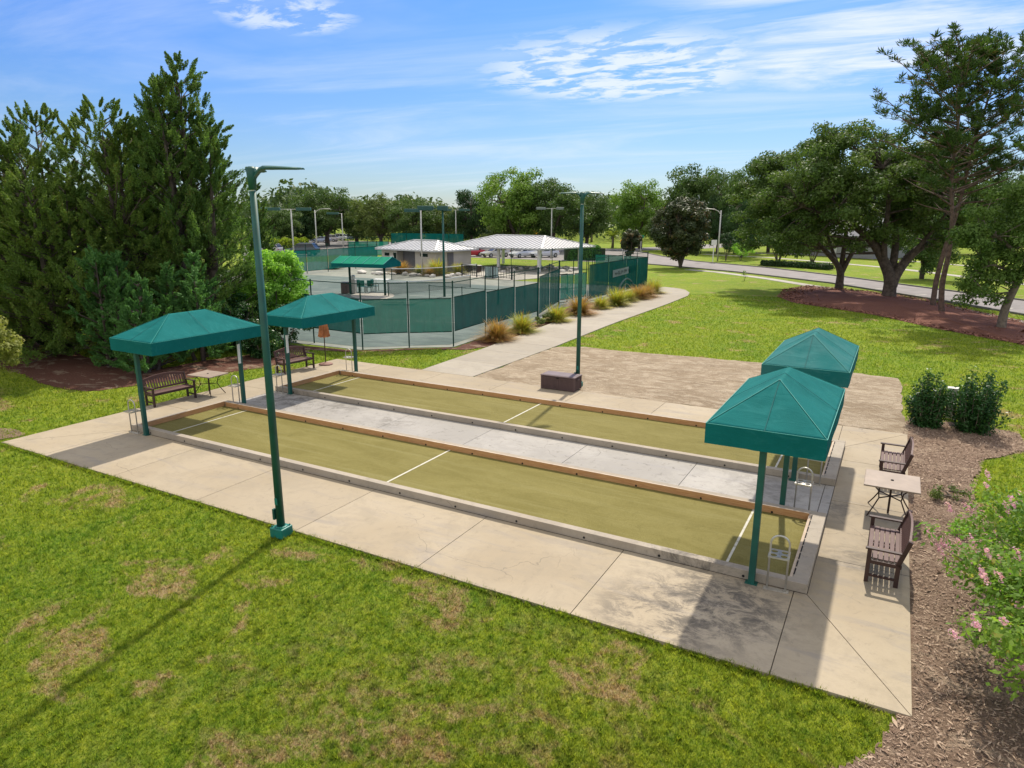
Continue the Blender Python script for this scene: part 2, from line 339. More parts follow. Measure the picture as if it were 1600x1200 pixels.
def fabric(name, a, b, trans=.04):
    m = Mat(name); co = m.coord('Object'); f = m.noise(co, 1.6, 4, .6); g = m.noise(m.coord('Object', (1, 1, 1)), 160, 2, .7)
    c = m.mix(m.rng(f, .3, .7), a, b); wr = m.noise(m.coord('Object', (1, 3, 3), (0, .4, .5)), 1.6, 6, .7, 1.); c = m.mix(m.math('MULTIPLY', m.rng(wr, .5, .7), .3), c, tuple(min(1, x*1.3+.02) for x in b)); m.col(c); m.set(.85, 0, .1); m.bump(m.math('ADD', m.math('MULTIPLY', wr, 6.), g), .35, .006)
    tr = m.n('ShaderNodeBsdfTranslucent'); m.l(c, tr.inputs[0]); x = m.n('ShaderNodeMixShader'); x.inputs[0].default_value = trans
    m.l(m.b.outputs[0], x.inputs[1]); m.l(tr.outputs[0], x.inputs[2]); m.l(x.outputs[0], m.out.inputs[0]); return m.m
MT['canvas'] = fabric('teal canvas', (.004, .118, .115), (.006, .140, .138))
MT['canvas_faded'] = fabric('faded teal canvas', (.010, .135, .135), (.035, .155, .155))
MT['green_canvas'] = fabric('green canvas', (.005, .19, .115), (.007, .22, .135))
MT['seam_dark'] = simple('dark seam', (.003, .075, .075), .8)
MT['seam'] = simple('pale seam', (.03, .25, .22), .7)
MT['green_paint'] = simple('dark green paint', (.006, .078, .062), .5, var=.18, scale=3, spec=.5)
MT['teal_paint'] = simple('teal paint', (.008, .155, .125), .45, var=.15, scale=3)
MT['fencepost'] = simple('fence post', (.010, .045, .035), .9, spec=.1)
MT['steel'] = simple('galvanised steel', (.55, .53, .49), .42, .7, var=.1, scale=10)
MT['white'] = simple('white paint', (.74, .74, .72), .6, var=.04)
MT['white_metal'] = simple('pale metal', (.48, .47, .44), .5, .2)
m = Mat('recycled plank'); co = m.coord('Object'); f = m.noise(m.coord('Object', (2, 30, 30)), 2, 5, .6); m.col(m.mix(m.rng(f, .3, .7), (.090, .045, .040), (.125, .068, .060))); m.set(.6, 0, .35); m.bump(f, .2, .004); MT['plank'] = m.m
MT['plank_dark'] = simple('bench frame', (.052, .026, .022), .55, var=.2)
MT['tabletop'] = simple('table stone', (.29, .225, .18), .55, var=.14, scale=2.2)
MT['iron'] = simple('dark bronze iron', (.055, .032, .026), .5, .4)
MT['brown_box'] = simple('box plastic', (.082, .050, .050), .55, var=.12, scale=3)
MT['brown_box_lid'] = simple('box lid plastic', (.125, .085, .088), .55, var=.12, scale=3)
MT['hole'] = simple('black hole', (.01, .01, .01), .9)
MT['bark_oak'] = simple('oak bark', (.095, .075, .062), .95, var=.4, scale=4, bump=.6)
MT['bark_pine'] = simple('pine bark', (.125, .085, .068), .95, var=.4, scale=5, bump=.6)
MT['bark_grey'] = simple('grey bark', (.17, .14, .11), .95, var=.3, scale=5, bump=.5)
MT['umbrella'] = simple('tan rust umbrella', (.40, .16, .065), .8, var=.35, scale=5)
MT['base_pink'] = simple('umbrella base', (.24, .135, .11), .8)
MT['siding'] = simple('cream wall', (.50, .46, .41), .8, var=.06, scale=1)
MT['wall_grey'] = simple('grey door', (.15, .145, .16), .7)  # one grey for the clubhouse door and door screens
MT['dark_glass'] = simple('dark glass', (.012, .014, .018), .12, var=.1, spec=.6)
MT['roof'] = simple('ribbed metal roof', (.46, .465, .48), .5, .0, var=.05, scale=.8, spec=.5)
MT['rib'] = simple('roof rib', (.30, .30, .32), .6)
MT['black_rail'] = simple('black railing', (.02, .022, .025), .5)
MT['rock'] = simple('white rock', (.58, .55, .50), .9, var=.2, scale=5, bump=.4)
MT['housegrey'] = simple('house stucco', (.24, .24, .26), .85)
MT['houseroof'] = simple('house shingle', (.20, .20, .22), .9, var=.2, scale=8)
MT['sign_yellow'] = simple('yellow sign', (.78, .42, .02), .5)
MT['sign_green'] = simple('green sign', (.01, .30, .16), .5)
MT['tyre'] = simple('tyre rubber', (.015, .015, .015), .85)
MT['rim'] = simple('wheel rim', (.45, .45, .46), .35, .7)
def paint(name, c):
    m = Mat(name); m.col(c); m.set(.3, .1, .5); m.b.inputs['Coat Weight'].default_value = .6; m.b.inputs['Coat Roughness'].default_value = .08; return m.m
MT['car_red'] = paint('red car paint', (.36, .012, .025)); MT['car_white'] = paint('white car paint', (.66, .67, .70)); MT['car_silver'] = paint('silver car paint', (.42, .40, .39)); MT['car_dark'] = paint('dark car paint', (.02, .045, .06)); MT['car_blue'] = paint('pale blue car paint', (.28, .33, .45)); MT['car_pearl'] = paint('pearl car paint', (.5, .48, .44))
m = Mat('lens'); m.col((.7, .72, .75)); m.set(.1, 0, .6); MT['lens'] = m.m
m = Mat('tail'); m.col((.4, .01, .01)); m.set(.2); MT['tail'] = m.m
# see-through screens
def screen(name, c, alpha, stripe=False):
    m = Mat(name); co = m.coord('World'); f = m.noise(co, 1.2, 5, .6, .6); m.col(m.mix(m.rng(f, .3, .7), c, tuple(x*1.35 for x in c))); m.set(.9, 0, .1)
    t = m.n('ShaderNodeBsdfTransparent'); tl = m.n('ShaderNodeBsdfTranslucent'); tl.inputs[0].default_value = (*c, 1)
    x0 = m.n('ShaderNodeMixShader'); x0.inputs[0].default_value = .3; m.l(m.b.outputs[0], x0.inputs[1]); m.l(tl.outputs[0], x0.inputs[2])
    x = m.n('ShaderNodeMixShader'); x.inputs[0].default_value = alpha; m.l(t.outputs[0], x.inputs[1]); m.l(x0.outputs[0], x.inputs[2]); m.l(x.outputs[0], m.out.inputs[0]); return m.m
MT['screen'] = screen('windscreen mesh', (.010, .115, .085), .84)
MT['screen_dark'] = screen('dense windscreen mesh', (.002, .075, .068), .92)
MT['screen_far'] = screen('far windscreen mesh', (.008, .17, .13), .84)
MT['chain'] = screen('chain link mesh', (.05, .08, .07), .10)
MT['net'] = screen('tennis net mesh', (.02, .035, .03), .45)
# foliage
MT['l_oak'] = leafmat('oak leaves', (.026, .055, .012), (.075, .110, .024), (.15, .16, .08), .34)
MT['l_oak2'] = leafmat('bright oak leaves', (.030, .065, .012), (.085, .130, .025), None, .35)
MT['l_far'] = leafmat('far oak leaves', (.022, .050, .012), (.062, .095, .022), None, .3)
MT['l_far2'] = leafmat('far olive leaves', (.035, .058, .014), (.10, .125, .030), None, .3)
MT['l_farb'] = leafmat('far bright leaves', (.045, .095, .014), (.115, .175, .028), None, .35)
MT['l_dark'] = leafmat('dark evergreen leaves', (.010, .028, .010), (.030, .060, .016), None, .2)
MT['l_jun'] = leafmat('juniper sprays', (.028, .068, .016), (.092, .142, .030), (.15, .17, .04), .42)
MT['l_jun2'] = leafmat('green juniper sprays', (.028, .082, .022), (.085, .175, .045), None, .38)
MT['l_jun3'] = leafmat('olive juniper sprays', (.036, .075, .015), (.115, .160, .030), (.18, .18, .04), .42)
MT['l_pine'] = leafmat('pine needles', (.022, .050, .012), (.065, .115, .020), (.12, .09, .02), .3, LB=1.2)
MT['l_light'] = leafmat('lime leaves', (.075, .17, .018), (.20, .34, .05), None, .45)
MT['l_yell'] = leafmat('yellow variegated leaves', (.14, .18, .03), (.40, .40, .11), (.6, .58, .28), .4, LB=1.)
MT['l_shrub'] = leafmat('glossy shrub leaves', (.014, .050, .012), (.036, .100, .020), (.12, .21, .035), .25, rough=.4, LB=1.2)
MT['l_myr'] = leafmat('myrtle leaves', (.07, .16, .02), (.20, .30, .045), (.34, .33, .07), .5, LB=1.25)
MT['l_flower'] = leafmat('pink blossom', (.64, .30, .48), (.80, .54, .68), None, .45, LB=1.)
MT['l_mag'] = leafmat('magnolia leaves', (.016, .034, .012), (.060, .066, .024), (.17, .105, .04), .15, rough=.5, LB=1.4)
MT['l_hedge'] = leafmat('hedge leaves', (.020, .065, .012), (.050, .130, .022), None, .3)
MT['l_lime'] = leafmat('lime hedge leaves', (.16, .24, .02), (.34, .42, .03), None, .4, LB=1.)
MT['l_gold'] = leafmat('golden grass blades', (.10, .14, .020), (.36, .32, .05), (.40, .16, .03), .35)
MT['l_rust'] = leafmat('rusty grass blades', (.13, .10, .025), (.34, .17, .06), (.30, .26, .05), .35)
MT['l_palm'] = leafmat('palm fronds', (.08, .12, .02), (.24, .26, .05), None, .3)
MT['l_wood'] = leafmat('woodland leaves', (.020, .042, .014), (.055, .080, .024), None, .25)

# ------------------------------------------------------------------ ground and paving
rng = np.random.default_rng(7)
def gz(x, y):
    return -.05 - np.minimum(.055*np.maximum(0, -2.6-y), .9)
xs = np.unique(np.concatenate([np.linspace(-40, 50, 91), np.linspace(-1600, 1600, 41)])); ys = np.unique(np.concatenate([np.linspace(-20, 60, 81), np.linspace(-1600, 1600, 41)]))
X, Y = np.meshgrid(xs, ys); V = np.stack([X.ravel(), Y.ravel(), gz(X, Y).ravel()], 1)
nx, ny = len(xs), len(ys); ii = (np.arange(ny-1)[:, None]*nx+np.arange(nx-1)[None]).ravel()
struct(npmesh('ground', V, np.stack([ii, ii+1, ii+nx+1, ii+nx], 1), MT['ground'], smooth=True))
def smooth_poly(pts, it=2):
    for _ in range(it):
        q = []
        for i in range(len(pts)):
            a, b = pts[i], pts[(i+1) % len(pts)]
            q += [(a[0]*.75+b[0]*.25, a[1]*.75+b[1]*.25), (a[0]*.25+b[0]*.75, a[1]*.25+b[1]*.75)]
        pts = q
    return pts
def sheet(name, poly, z, mat, thick=.04, jag=0.):
    if jag:
        q = []
        for i in range(len(poly)):
            a, b = np.array(poly[i]), np.array(poly[(i+1) % len(poly)]); n = max(2, int(np.linalg.norm(b-a)/.35))
            n = min(n, 60)
            for k in range(n):
                p = a+(b-a)*k/n; q.append((p[0]+rng.normal(0, jag), p[1]+rng.normal(0, jag)))
        poly = q
    me = MB(); me.prism(poly, z-thick, z); return me
def sheet_struct(name, poly, z, mat, thick=.04, jag=0.):
    return struct(sheet(name, poly, z, mat, thick, jag).build(name, mat))
X0, X1, Y0, Y1 = -2.07, 19.69, -2.43, 10.69
L = 18.2; A0, A1, B0, B1 = 0., 3.225, 5.353, 8.594
g = .006
def slabs(name, polys, mat):
    b = MB()
    for p in polys:
        n = len(p); cxp = sum(q[0] for q in p)/n; cyp = sum(q[1] for q in p)/n
        # shrink each slab a little so that a real groove is left between neighbours
        out = []
        for i in range(n):
            a, c_, d = Vector(p[i-1]), Vector(p[i]), Vector(p[(i+1) % n])
            e1 = (c_-a).normalized(); e2 = (d-c_).normalized()
            n1 = Vector((-e1.y, e1.x)); n2 = Vector((-e2.y, e2.x)); bis = (n1+n2); k = g/max(.3, (1+n1.dot(n2)))
            out.append((c_.x+bis.x*k, c_.y+bis.y*k))
        b.prism(out, -.11, 0.)
    return struct(b.build(name, mat, bevel=.004))
J = [0, 3.05, 6.06, 9.08, 12.05, 15.03, 18.0]
front = [[(X0, Y0), (0.02, Y0), (0.02, A0)]]
front = [[(J[i], Y0), (J[i+1], Y0), (J[i+1], A0), (J[i], A0)] for i in range(6)]
front += [[(X0, Y0), (0, Y0), (0, A0)], [(18, Y0), (X1, Y0), (L, A0), (18, A0)]]
slabs('front_walk', front, MT['pad'])
slabs('right_walk', [[(X1, Y0), (X1, 1.5), (L, 1.5), (L, A0)], [(X1, 1.5), (X1, 4.45), (L, 4.45), (L, 1.5)], [(X1, 4.45), (X1, 7.4), (L, 7.4), (L, 4.45)], [(X1, 7.4), (X1, Y1), (L, B1), (L, 7.4)]], MT['pad'])
slabs('left_walk', [[(X0, Y0), (0, A0), (0, 2.2), (X0, 2.2)], [(X0, 2.2), (0, 2.2), (0, 5.3), (X0, 5.3)], [(X0, 5.3), (0, 5.3), (0, B1), (X0, B1)]], MT['pad'])
slabs('middle_walk', [[(J[i], A1), (J[i+1], A1), (J[i+1], B0), (J[i], B0)] for i in range(6)]+[[(18, A1), (L, A1), (L, B0), (18, B0)]], MT['walk'])
slabs('back_walk', [[(X0, B1), (0.5, B1), (0.5, Y1), (X0, Y1)], [(.5, B1), (3.6, B1), (3.6, Y1), (.5, Y1)], [(3.6, B1), (6.6, B1), (6.6, Y1), (3.6, Y1)], [(6.6, B1), (9.6, B1), (9.6, Y1), (6.6, Y1)], [(9.6, B1), (12.6, B1), (12.6, Y1), (9.6, Y1)], [(12.6, B1), (15.3, B1), (15.3, Y1), (12.6, Y1)], [(15.3, B1), (18, B1), (18, Y1), (15.3, Y1)], [(18, B1), (L, B1), (X1, Y1), (18, Y1)]], MT['pad'])
sheet_struct('slab_joints', [(X0+.02, Y0+.02), (X1-.02, Y0+.02), (X1-.02, Y1-.02), (X0+.02, Y1-.02)], -.03, MT['joint'], .02)
# path, cut into slabs
def pathL(y): return float(np.interp(y, [10.69, 16.2, 29.2, 44.5, 48.6], [2.45, 2.2, 1.15, .25, .7]))
def pathR(y): return float(np.interp(y, [10.69, 18, 26.4, 37.1, 43.2, 45.6], [4.93, 4.95, 4.7, 4.75, 4.6, 4.1]))
pp = []; yy = 10.70
while yy < 43:
    y2 = min(yy+2.45, 43.2); pp.append([(pathL(yy), yy), (pathR(yy), yy), (pathR(y2), y2), (pathL(y2), y2)]); yy = y2
    if y2 >= 43.2: break
pp.append([(pathL(43.2), 43.2), (4.6, 43.2), (4.1, 45.6), (3.2, 47.6), (2.2, 48.6), (.9, 49.2), (.5, 47)])
slabs('path', pp, MT['path'])
sheet_struct('path_joints', [(2.45, 10.72), (4.9, 10.72), (4.9, 18), (4.6, 30), (4.5, 43), (3.8, 45.4), (1.0, 47.5), (.6, 43), (1.2, 29.2), (2.3, 16)], -.035, MT['joint'], .015)
sheet_struct('sand_patch', [(4.97, 10.72), (19.72, 10.72), (19.55, 14.5), (19.5, 18.6), (17, 19.0), (14.28, 19.1), (11, 18.9), (7.82, 18.6), (6.2, 18.7), (5.0, 18.1)], -.012, MT['sand'], .05, .05)
# tennis courts: one green clay sheet with its pale apron
sheet_struct('court_apron', [(-9, 12.6), (-2.7, 12.9), (-1.1, 14.4), (.7, 15.7), (.45, 20), (.2, 26), (-1.2, 31), (-.4, 36), (-.4, 48.6), (-9, 48), (-17, 48), (-34, 62), (-52, 60), (-45, 22), (-14, 15)], -.028, MT['courtedge'], .03)
sheet_struct('tennis_court', [(-9, 13.2), (-2.9, 13.5), (-1.3, 14.9), (.2, 16.1), (0, 20), (-.3, 25.6), (-1.8, 31), (-1.2, 36), (-1.2, 43), (-15, 42.6), (-36, 43), (-38, 24), (-14, 15.6)], -.020, MT['clay'], .02)
b = MB()
for (p, q) in [((-16.5, 18.5), (-2.0, 22.5)), ((-18, 27.2), (-3.2, 31.5)), ((-36, 37), (-19, 42)), ((-14.5, 32.2), (-3.5, 36)), ((-9.5, 15.8), (-15.5, 31.5)), ((-33, 28), (-20, 31.5))]:
    b.bar((*p, -.016), (*q, -.016), .06, .004)
struct(b.build('court_lines', MT['line']))
# beds
def mound(name, poly, zc, h, mat):
    poly = np.array(smooth_poly(poly, 2)); c = poly.mean(0); rings = 7; V = []; n = len(poly)
    for r in range(rings+1):
        t = r/rings; P = poly+(c-poly)*t; z = zc+h*(1-(1-t)**2) + (rng.normal(0, .015, n) if 0 < r < rings else 0)
        V.append(np.stack([P[:, 0], P[:, 1], np.full(n, 0.)+z], 1))
    V = np.concatenate(V); F = np.array([(r*n+k, r*n+(k+1) % n, (r+1)*n+(k+1) % n, (r+1)*n+k) for r in range(rings) for k in range(n)])
    return struct(npmesh(name, V, F, mat, smooth=True))
mulch_poly = [at(u, v) for u, v in [(1214, 463), (1224, 452), (1262, 446), (1330, 452), (1400, 460), (1460, 470), (1520, 485), (1600, 501), (1680, 520), (1680, 560), (1600, 538), (1510, 522), (1450, 510), (1370, 492), (1290, 480), (1235, 472)]]
mound('mulch_bed', mulch_poly, -.07, .32, MT['redbed'])
sheet_struct('leaf_litter', smooth_poly([at(u, v) for u, v in [(-60, 520), (60, 522), (150, 565), (240, 578), (330, 560), (430, 548), (480, 556), (450, 566), (330, 585), (215, 600), (140, 612), (70, 600), (20, 575), (-60, 570)]], 2), -.032, MT['pinkbed'], .05, .06)
sheet_struct('small_litter', smooth_poly([at(u, v) for u, v in [(-40, 668), (10, 666), (32, 672), (40, 678), (12, 684), (-40, 686)]], 2), -.03, MT['bed'], .05, .03)
sheet_struct('fence_bed', [at(445, 545), at(452, 536), (-6.5, 12.2), (-2.6, 12.75), (-1, 14.2), (.85, 15.6), (.6, 20), (.35, 26), (-.6, 31), (-.3, 36), (-.3, 48.8), (.6, 49), (.0, 44.3), (1.1, 29.2), (2.1, 16.4), (1.5, 15.2), (.3, 14.9), (-1.2, 13.6), (-3, 12.2), (-5, 11.7)], -.024, MT['pinkbed'], .05, .05)
bedR = [(19.55, -2.42), (19.3, -3.2), (18.3, -4.6), (19.3, -7), (26, -8), (25, -4.2), (22.7, -3.4), (23.2, .6), (21.8, 2.2), (21.3, 4.6), (20.95, 6.3), (21.4, 9.2), (22.6, 10.7), (22.5, 12.5), (21.5, 12.9), (19.7, 12.8), (19.55, 10.6)]
b = MB(); q = []
for i in range(len(bedR)):
    a_, b_ = np.array(bedR[i]), np.array(bedR[(i+1) % len(bedR)]); n = max(2, int(np.linalg.norm(b_-a_)/.3))
    for k in range(n): p = a_+(b_-a_)*k/n; q.append(tuple(p+(rng.normal(0, .05, 2) if not (abs(a_[0]-19.72) < .05 and abs(b_[0]-19.72) < .06) else 0)))
bo = b
_q = np.array(q); _xs = np.arange(_q[:, 0].min()-.1, _q[:, 0].max()+.1, .07); _ys = np.arange(_q[:, 1].min()-.1, _q[:, 1].max()+.1, .07)
bedX, bedY = np.meshgrid(_xs, _ys); bedin = np.zeros(bedX.shape, bool); _j = len(_q)-1
for _i in range(len(_q)):
    xi, yi = _q[_i]; xj, yj = _q[_j]; bedin ^= ((yi > bedY) != (yj > bedY)) & (bedX < (xj-xi)*(bedY-yi)/(yj-yi+1e-12)+xi); _j = _i
bedZ = gz(bedX, bedY)+.03+.012*np.sin(bedX*7+bedY*3)*np.sin(bedY*6)
_c = bedin[:-1, :-1] & bedin[1:, :-1] & bedin[:-1, 1:] & bedin[1:, 1:]
_id = np.arange(bedX.size).reshape(bedX.shape)
bedF = np.stack([_id[:-1, :-1][_c], _id[:-1, 1:][_c], _id[1:, 1:][_c], _id[1:, :-1][_c]], 1)
bedu, _inv = np.unique(bedF, return_inverse=True)
struct(npmesh('straw_bed', np.stack([bedX.ravel(), bedY.ravel(), bedZ.ravel()], 1)[bedu], _inv.reshape(bedF.shape), MT['bed'], smooth=True))
# roads
rn = [(-70, 92), (-45, 79.5), (-30, 79.4), (-18, 79.6), (-10.4, 78.3), (-4.9, 75.2), (3.3, 70.0), (13.5, 60.9), (21.2, 50.6), (26.3, 43.2), (40, 23), (62, -10)]
rf = [(-70, 104), (-40, 116), (-31, 119.5), (-24.5, 114), (-14.5, 98), (-6.5, 87.7), (4.8, 79.4), (12.8, 70.9), (21.5, 60), (27.6, 52.8), (43, 31), (68, -6)]
sheet_struct('road', rn+rf[::-1], -.022, MT['asphalt'], .03)
sheet_struct('side_road', [(-31, 119), (-24.8, 114), (-16, 128), (-8, 160), (-18, 162), (-26, 132)], -.026, MT['asphalt'], .03)
b = MB()
for line in (rf[3:], rn[4:]):
    for a_, c_ in zip(line[:-1], line[1:]): b.bar((*a_, .015), (*c_, .015), .18, .13)
struct(b.build('kerb', MT['kerbgrey']))
sheet_struct('parking_lot', [at(u, v) for u, v in [(380, 408), (560, 396), (700, 400), (870, 401.5), (905, 402), (905, 388), (700, 384.5), (640, 381), (600, 377), (470, 375), (380, 378)]], -.018, MT['lot'], .03)
def ribbon(name, pts, wd, z, mat):
    n = len(pts); l, r = [], []
    for i in range(n):
        a_, c_ = Vector(pts[max(0, i-1)]), Vector(pts[min(n-1, i+1)]); d = (c_-a_).normalized(); q = Vector((-d.y, d.x))*wd/2
        l.append((pts[i][0]+q.x, pts[i][1]+q.y)); r.append((pts[i][0]-q.x, pts[i][1]-q.y))
    return sheet_struct(name, l+r[::-1], z, mat, .03)
ribbon('sidewalk', [(-3, 71.5), (1.0, 69.3), (7.46, 63.1), (14.13, 55.0), (19.05, 50.6), (22.94, 44.32), (25.84, 38.93), (36, 24), (52, -4)], 1.25, -.020, MT['sidewalk'])
ribbon('far_sidewalk', [at(u, v) for u, v in [(1100, 397), (1200, 402), (1300, 410), (1400, 419), (1500, 431), (1620, 446)]], 1.4, -.02, MT['sidewalk'])
ribbon('farther_sidewalk', [at(u, v) for u, v in [(1180, 395), (1300, 400), (1400, 406), (1500, 414), (1640, 426)]], 1.2, -.02, MT['sidewalk'])
ribbon('corner_sidewalk', [at(u, v) for u, v in [(880, 386), (940, 389), (985, 391)]], 1.2, -.016, MT['sidewalk'])
# parking bay marks on the near side of the road
b = MB()
for (x, y) in [(11.0, 63.9), (14.6, 60.6), (17.4, 56.9), (20.3, 52.6), (22.9, 49.0), (25.3, 45.5), (28, 41.6)]:
    b.bar((x, y, -.016), (x+.9, y+1.5, -.016), .14, .006)
struct(b.build('bay_marks', MT['line']))

# ------------------------------------------------------------------ bocce courts
def bocce_court(label, rz=0):
    t = thing('bocce_court', label, 'bocce court', (0, 0, 0), group='bocce courts')
    W = A1; k = .17; h = .167
    fr = MB()
    fr.box((L/2, k/2, h/2), (L, k, h)); fr.box((L/2, W-k/2, h/2), (L, k, h))
    fr.box((k/2, W/2, h/2-.001), (k, W-2*k, h-.002)); fr.box((L-k*.75, W/2, h/2-.001), (k*1.5, W-2*k, h-.002))
    fr.build('kerb', MT['kerb'], t, bevel=.008)
    tf = MB(); tf.box((L/2, W/2, .012), (L-2*k, W-2*k, .036)); tf.build('turf', MT['turf'], t)
    wd = MB()
    wd.box((L/2, W-k-.025, .10), (L-3.0*k-.1, .045, .15)); wd.box((k+.025, W/2, .10), (.045, W-2*k-.01, .15))
    wd.build('wood_board', MT['wood'], t, bevel=.004)
    wc = MB(); wc.box((L-1.5*k-.03, W/2, .09), (.05, W-2*k-.01, .14)); wc.box((L/2, W-k-.025, .1765), (L-3*k-.1, .042, .004)); wc.box((k+.025, W/2, .1765), (.042, W-2*k-.05, .004))
    wc.build('board_cap', MT['woodcap'], t)
    dk = MB()
    y = k+.12
    while y < W-k-.2: dk.box((L-1.5*k+.005, y+.1, .1665), (.022, .24, .004)); y += .31
    dk.build('gap_strip', MT['hole'], t)
    for x in (1.30, 9.08, 16.82):
        l = MB(); l.box((x, W/2, .0325), (.045 if x != 9.08 else .05, W-2*k-.07, .004)); l.build('court_line', MT['line'], t)
        x = .9
    while x < L-.4:
        for yy_, s_ in ((-.002, 1), (W-k-.049, 1)):
            hl = MB(); hl.tube([(x, yy_-.004, .055), (x, yy_+.03, .055)], .024, 8); hl.build('drain_hole', MT['hole'], t)
        x += 1.48
    return t
c1 = bocce_court('long olive turf bocce court nearer the green lawn, low concrete kerb on its front')
c2 = copy_tree(c1); place(c2, (0, B0, 0), 0, 'long olive turf bocce court beyond the grey middle walk, next to the sand patch')

# ------------------------------------------------------------------ canopies
def canopy(label, canvas, board=False):
    t = thing('shade_canopy', label, 'canopy', (0, 0, 0), group='teal shade canopies over the court ends')
    hx, y0, y1, ze, zr, zb = .92, -.20, 3.50, 2.73, 3.32, 2.39
    for y in (-.07, 3.33):
        p = MB(); p.box((0, y, 1.34), (.105, .105, 2.68)); p.build('post', MT['green_paint'], t, bevel=.006)
        f = MB(); f.box((0, y, .006), (.2, .14, .012)); f.build('base_plate', MT['green_paint'], t)
    ft = MB(); ft.bar((0, y0+.1, 2.68), (0, y1-.1, 2.68), .06); ft.bar((-hx+.05, 1.65, 2.68), (hx-.05, 1.65, 2.68), .05)
    for y in (-.07, 3.33): ft.bar((-hx+.05, y, 2.66), (hx-.05, y, 2.66), .05)
    for y in (1.1, 2.2): ft.bar((0, y, 2.68), (0, y, zr-.03), .05)
    ft.bar((0, 1.05, zr-.05), (0, 2.25, zr-.05), .05); ft.build('frame', MT['green_paint'], t)
    ra, rb = (0, 1.05, zr), (0, 2.25, zr); n = 10
    V = []; F = []
    c = [(-hx, y0, ze), (hx, y0, ze), (hx, y1, ze), (-hx, y1, ze)]
    def patch(a, b_, c_, d, sag):
        base = len(V); m_ = 20
        for i in range(m_+1):
            for j in range(m_+1):
                u, v = i/m_, j/m_
                p = (Vector(a)*(1-u)+Vector(b_)*u)*(1-v)+(Vector(d)*(1-u)+Vector(c_)*u)*v
                p.z -= sag*math.sin(math.pi*u)*math.sin(math.pi*v); p.z += .005*math.sin(u*21+v*5)*math.sin(math.pi*v)*math.sin(math.pi*u)+.004*math.sin(v*17-u*9)*math.sin(math.pi*v)*math.sin(math.pi*u); V.append(p)
        for i in range(m_):
            for j in range(m_): F.append((base+i*(m_+1)+j, base+(i+1)*(m_+1)+j, base+(i+1)*(m_+1)+j+1, base+i*(m_+1)+j+1))
    patch(c[1], c[2], rb, ra, .035); patch(c[3], c[0], ra, rb, .035); patch(c[0], c[1], ra, ra, .02); patch(c[2], c[3], rb, rb, .02)
    b = MB(); b.add(V, F); o = b.build('canopy_top', canvas, t, smooth=False)
    s_ = o.modifiers.new('thick', 'SOLIDIFY'); s_.thickness = .006
    for f in o.data.polygons: f.use_smooth = True
    # valance: slightly inset below the eave, with gentle ripples
    b = MB(); pts = []
    for (p, q) in ((c[0], c[1]), (c[1], c[2]), (c[2], c[3]), (c[3], c[0])):
        m_ = 14
        for i in range(m_): u = i/m_; pts.append((p[0]+(q[0]-p[0])*u, p[1]+(q[1]-p[1])*u))
    n = len(pts); V = []
    rr = random.Random(5)
    for (x, y) in pts: V.append((x*1.002, 1.65+(y-1.65)*1.001, ze-.001))
    for i, (x, y) in enumerate(pts):
        w_ = .006*math.sin(i*.9); V.append((x*(1.0+w_), 1.65+(y-1.65)*(1.0+w_*.5), zb+rr.uniform(-.004, .004)))
    F = [(i, (i+1) % n, n+(i+1) % n, n+i) for i in range(n)]
    b.add(V, F); o = b.build('valance', canvas, t); s_ = o.modifiers.new('thick', 'SOLIDIFY'); s_.thickness = .005
    b = MB()
    for k_ in range(4): b.bar(Vector(c[k_])+Vector((0, 0, .006)), Vector((ra, ra, rb, rb)[k_])+Vector((0, 0, .006)), .009, .005)
    for k_ in range(4): b.bar(Vector(c[k_])+Vector((0, 0, .004)), Vector(c[(k_+1) % 4])+Vector((0, 0, .004)), .011, .008)
    b.build('seam', MT['seam'], t)
    for x in (-1, 1): b = MB(); b.bar((x*hx, 1.65, ze+.006), (0, 1.65, zr+.002), .006, .004); b.build('centre_seam', MT['seam_dark'], t)
    b = MB(); b.bar((0, y0, ze+.006), (0, 1.05, zr+.002), .006, .004); b.build('centre_seam', MT['seam_dark'], t)
    if board:
        b = MB(); b.box((.062, 3.26 if board == 2 else -.10, 1.78), (.02, .09, .62)); b.box((.074, 3.26 if board == 2 else -.10, 1.78), (.006, .02, .58)); b.build('score_board', MT['white'], t)
    return t
ca = canopy('teal canopy on green posts at the near right court end', MT['canvas'])
place(ca, (17.33, 0, 0))
cb = canopy('slightly faded teal canopy half hidden behind the nearest one, at the sand patch end', MT['canvas_faded'])
place(cb, (17.31, B0, 0))
cc_ = canopy('teal canopy at the left end of the near court, score board on rear post', MT['canvas'], 2)
place(cc_, (.80, 0, 0))
cd_ = canopy('teal canopy beside the closed umbrella, white score board on its front post', MT['canvas'], 1)
place(cd_, (.82, B0, 0))

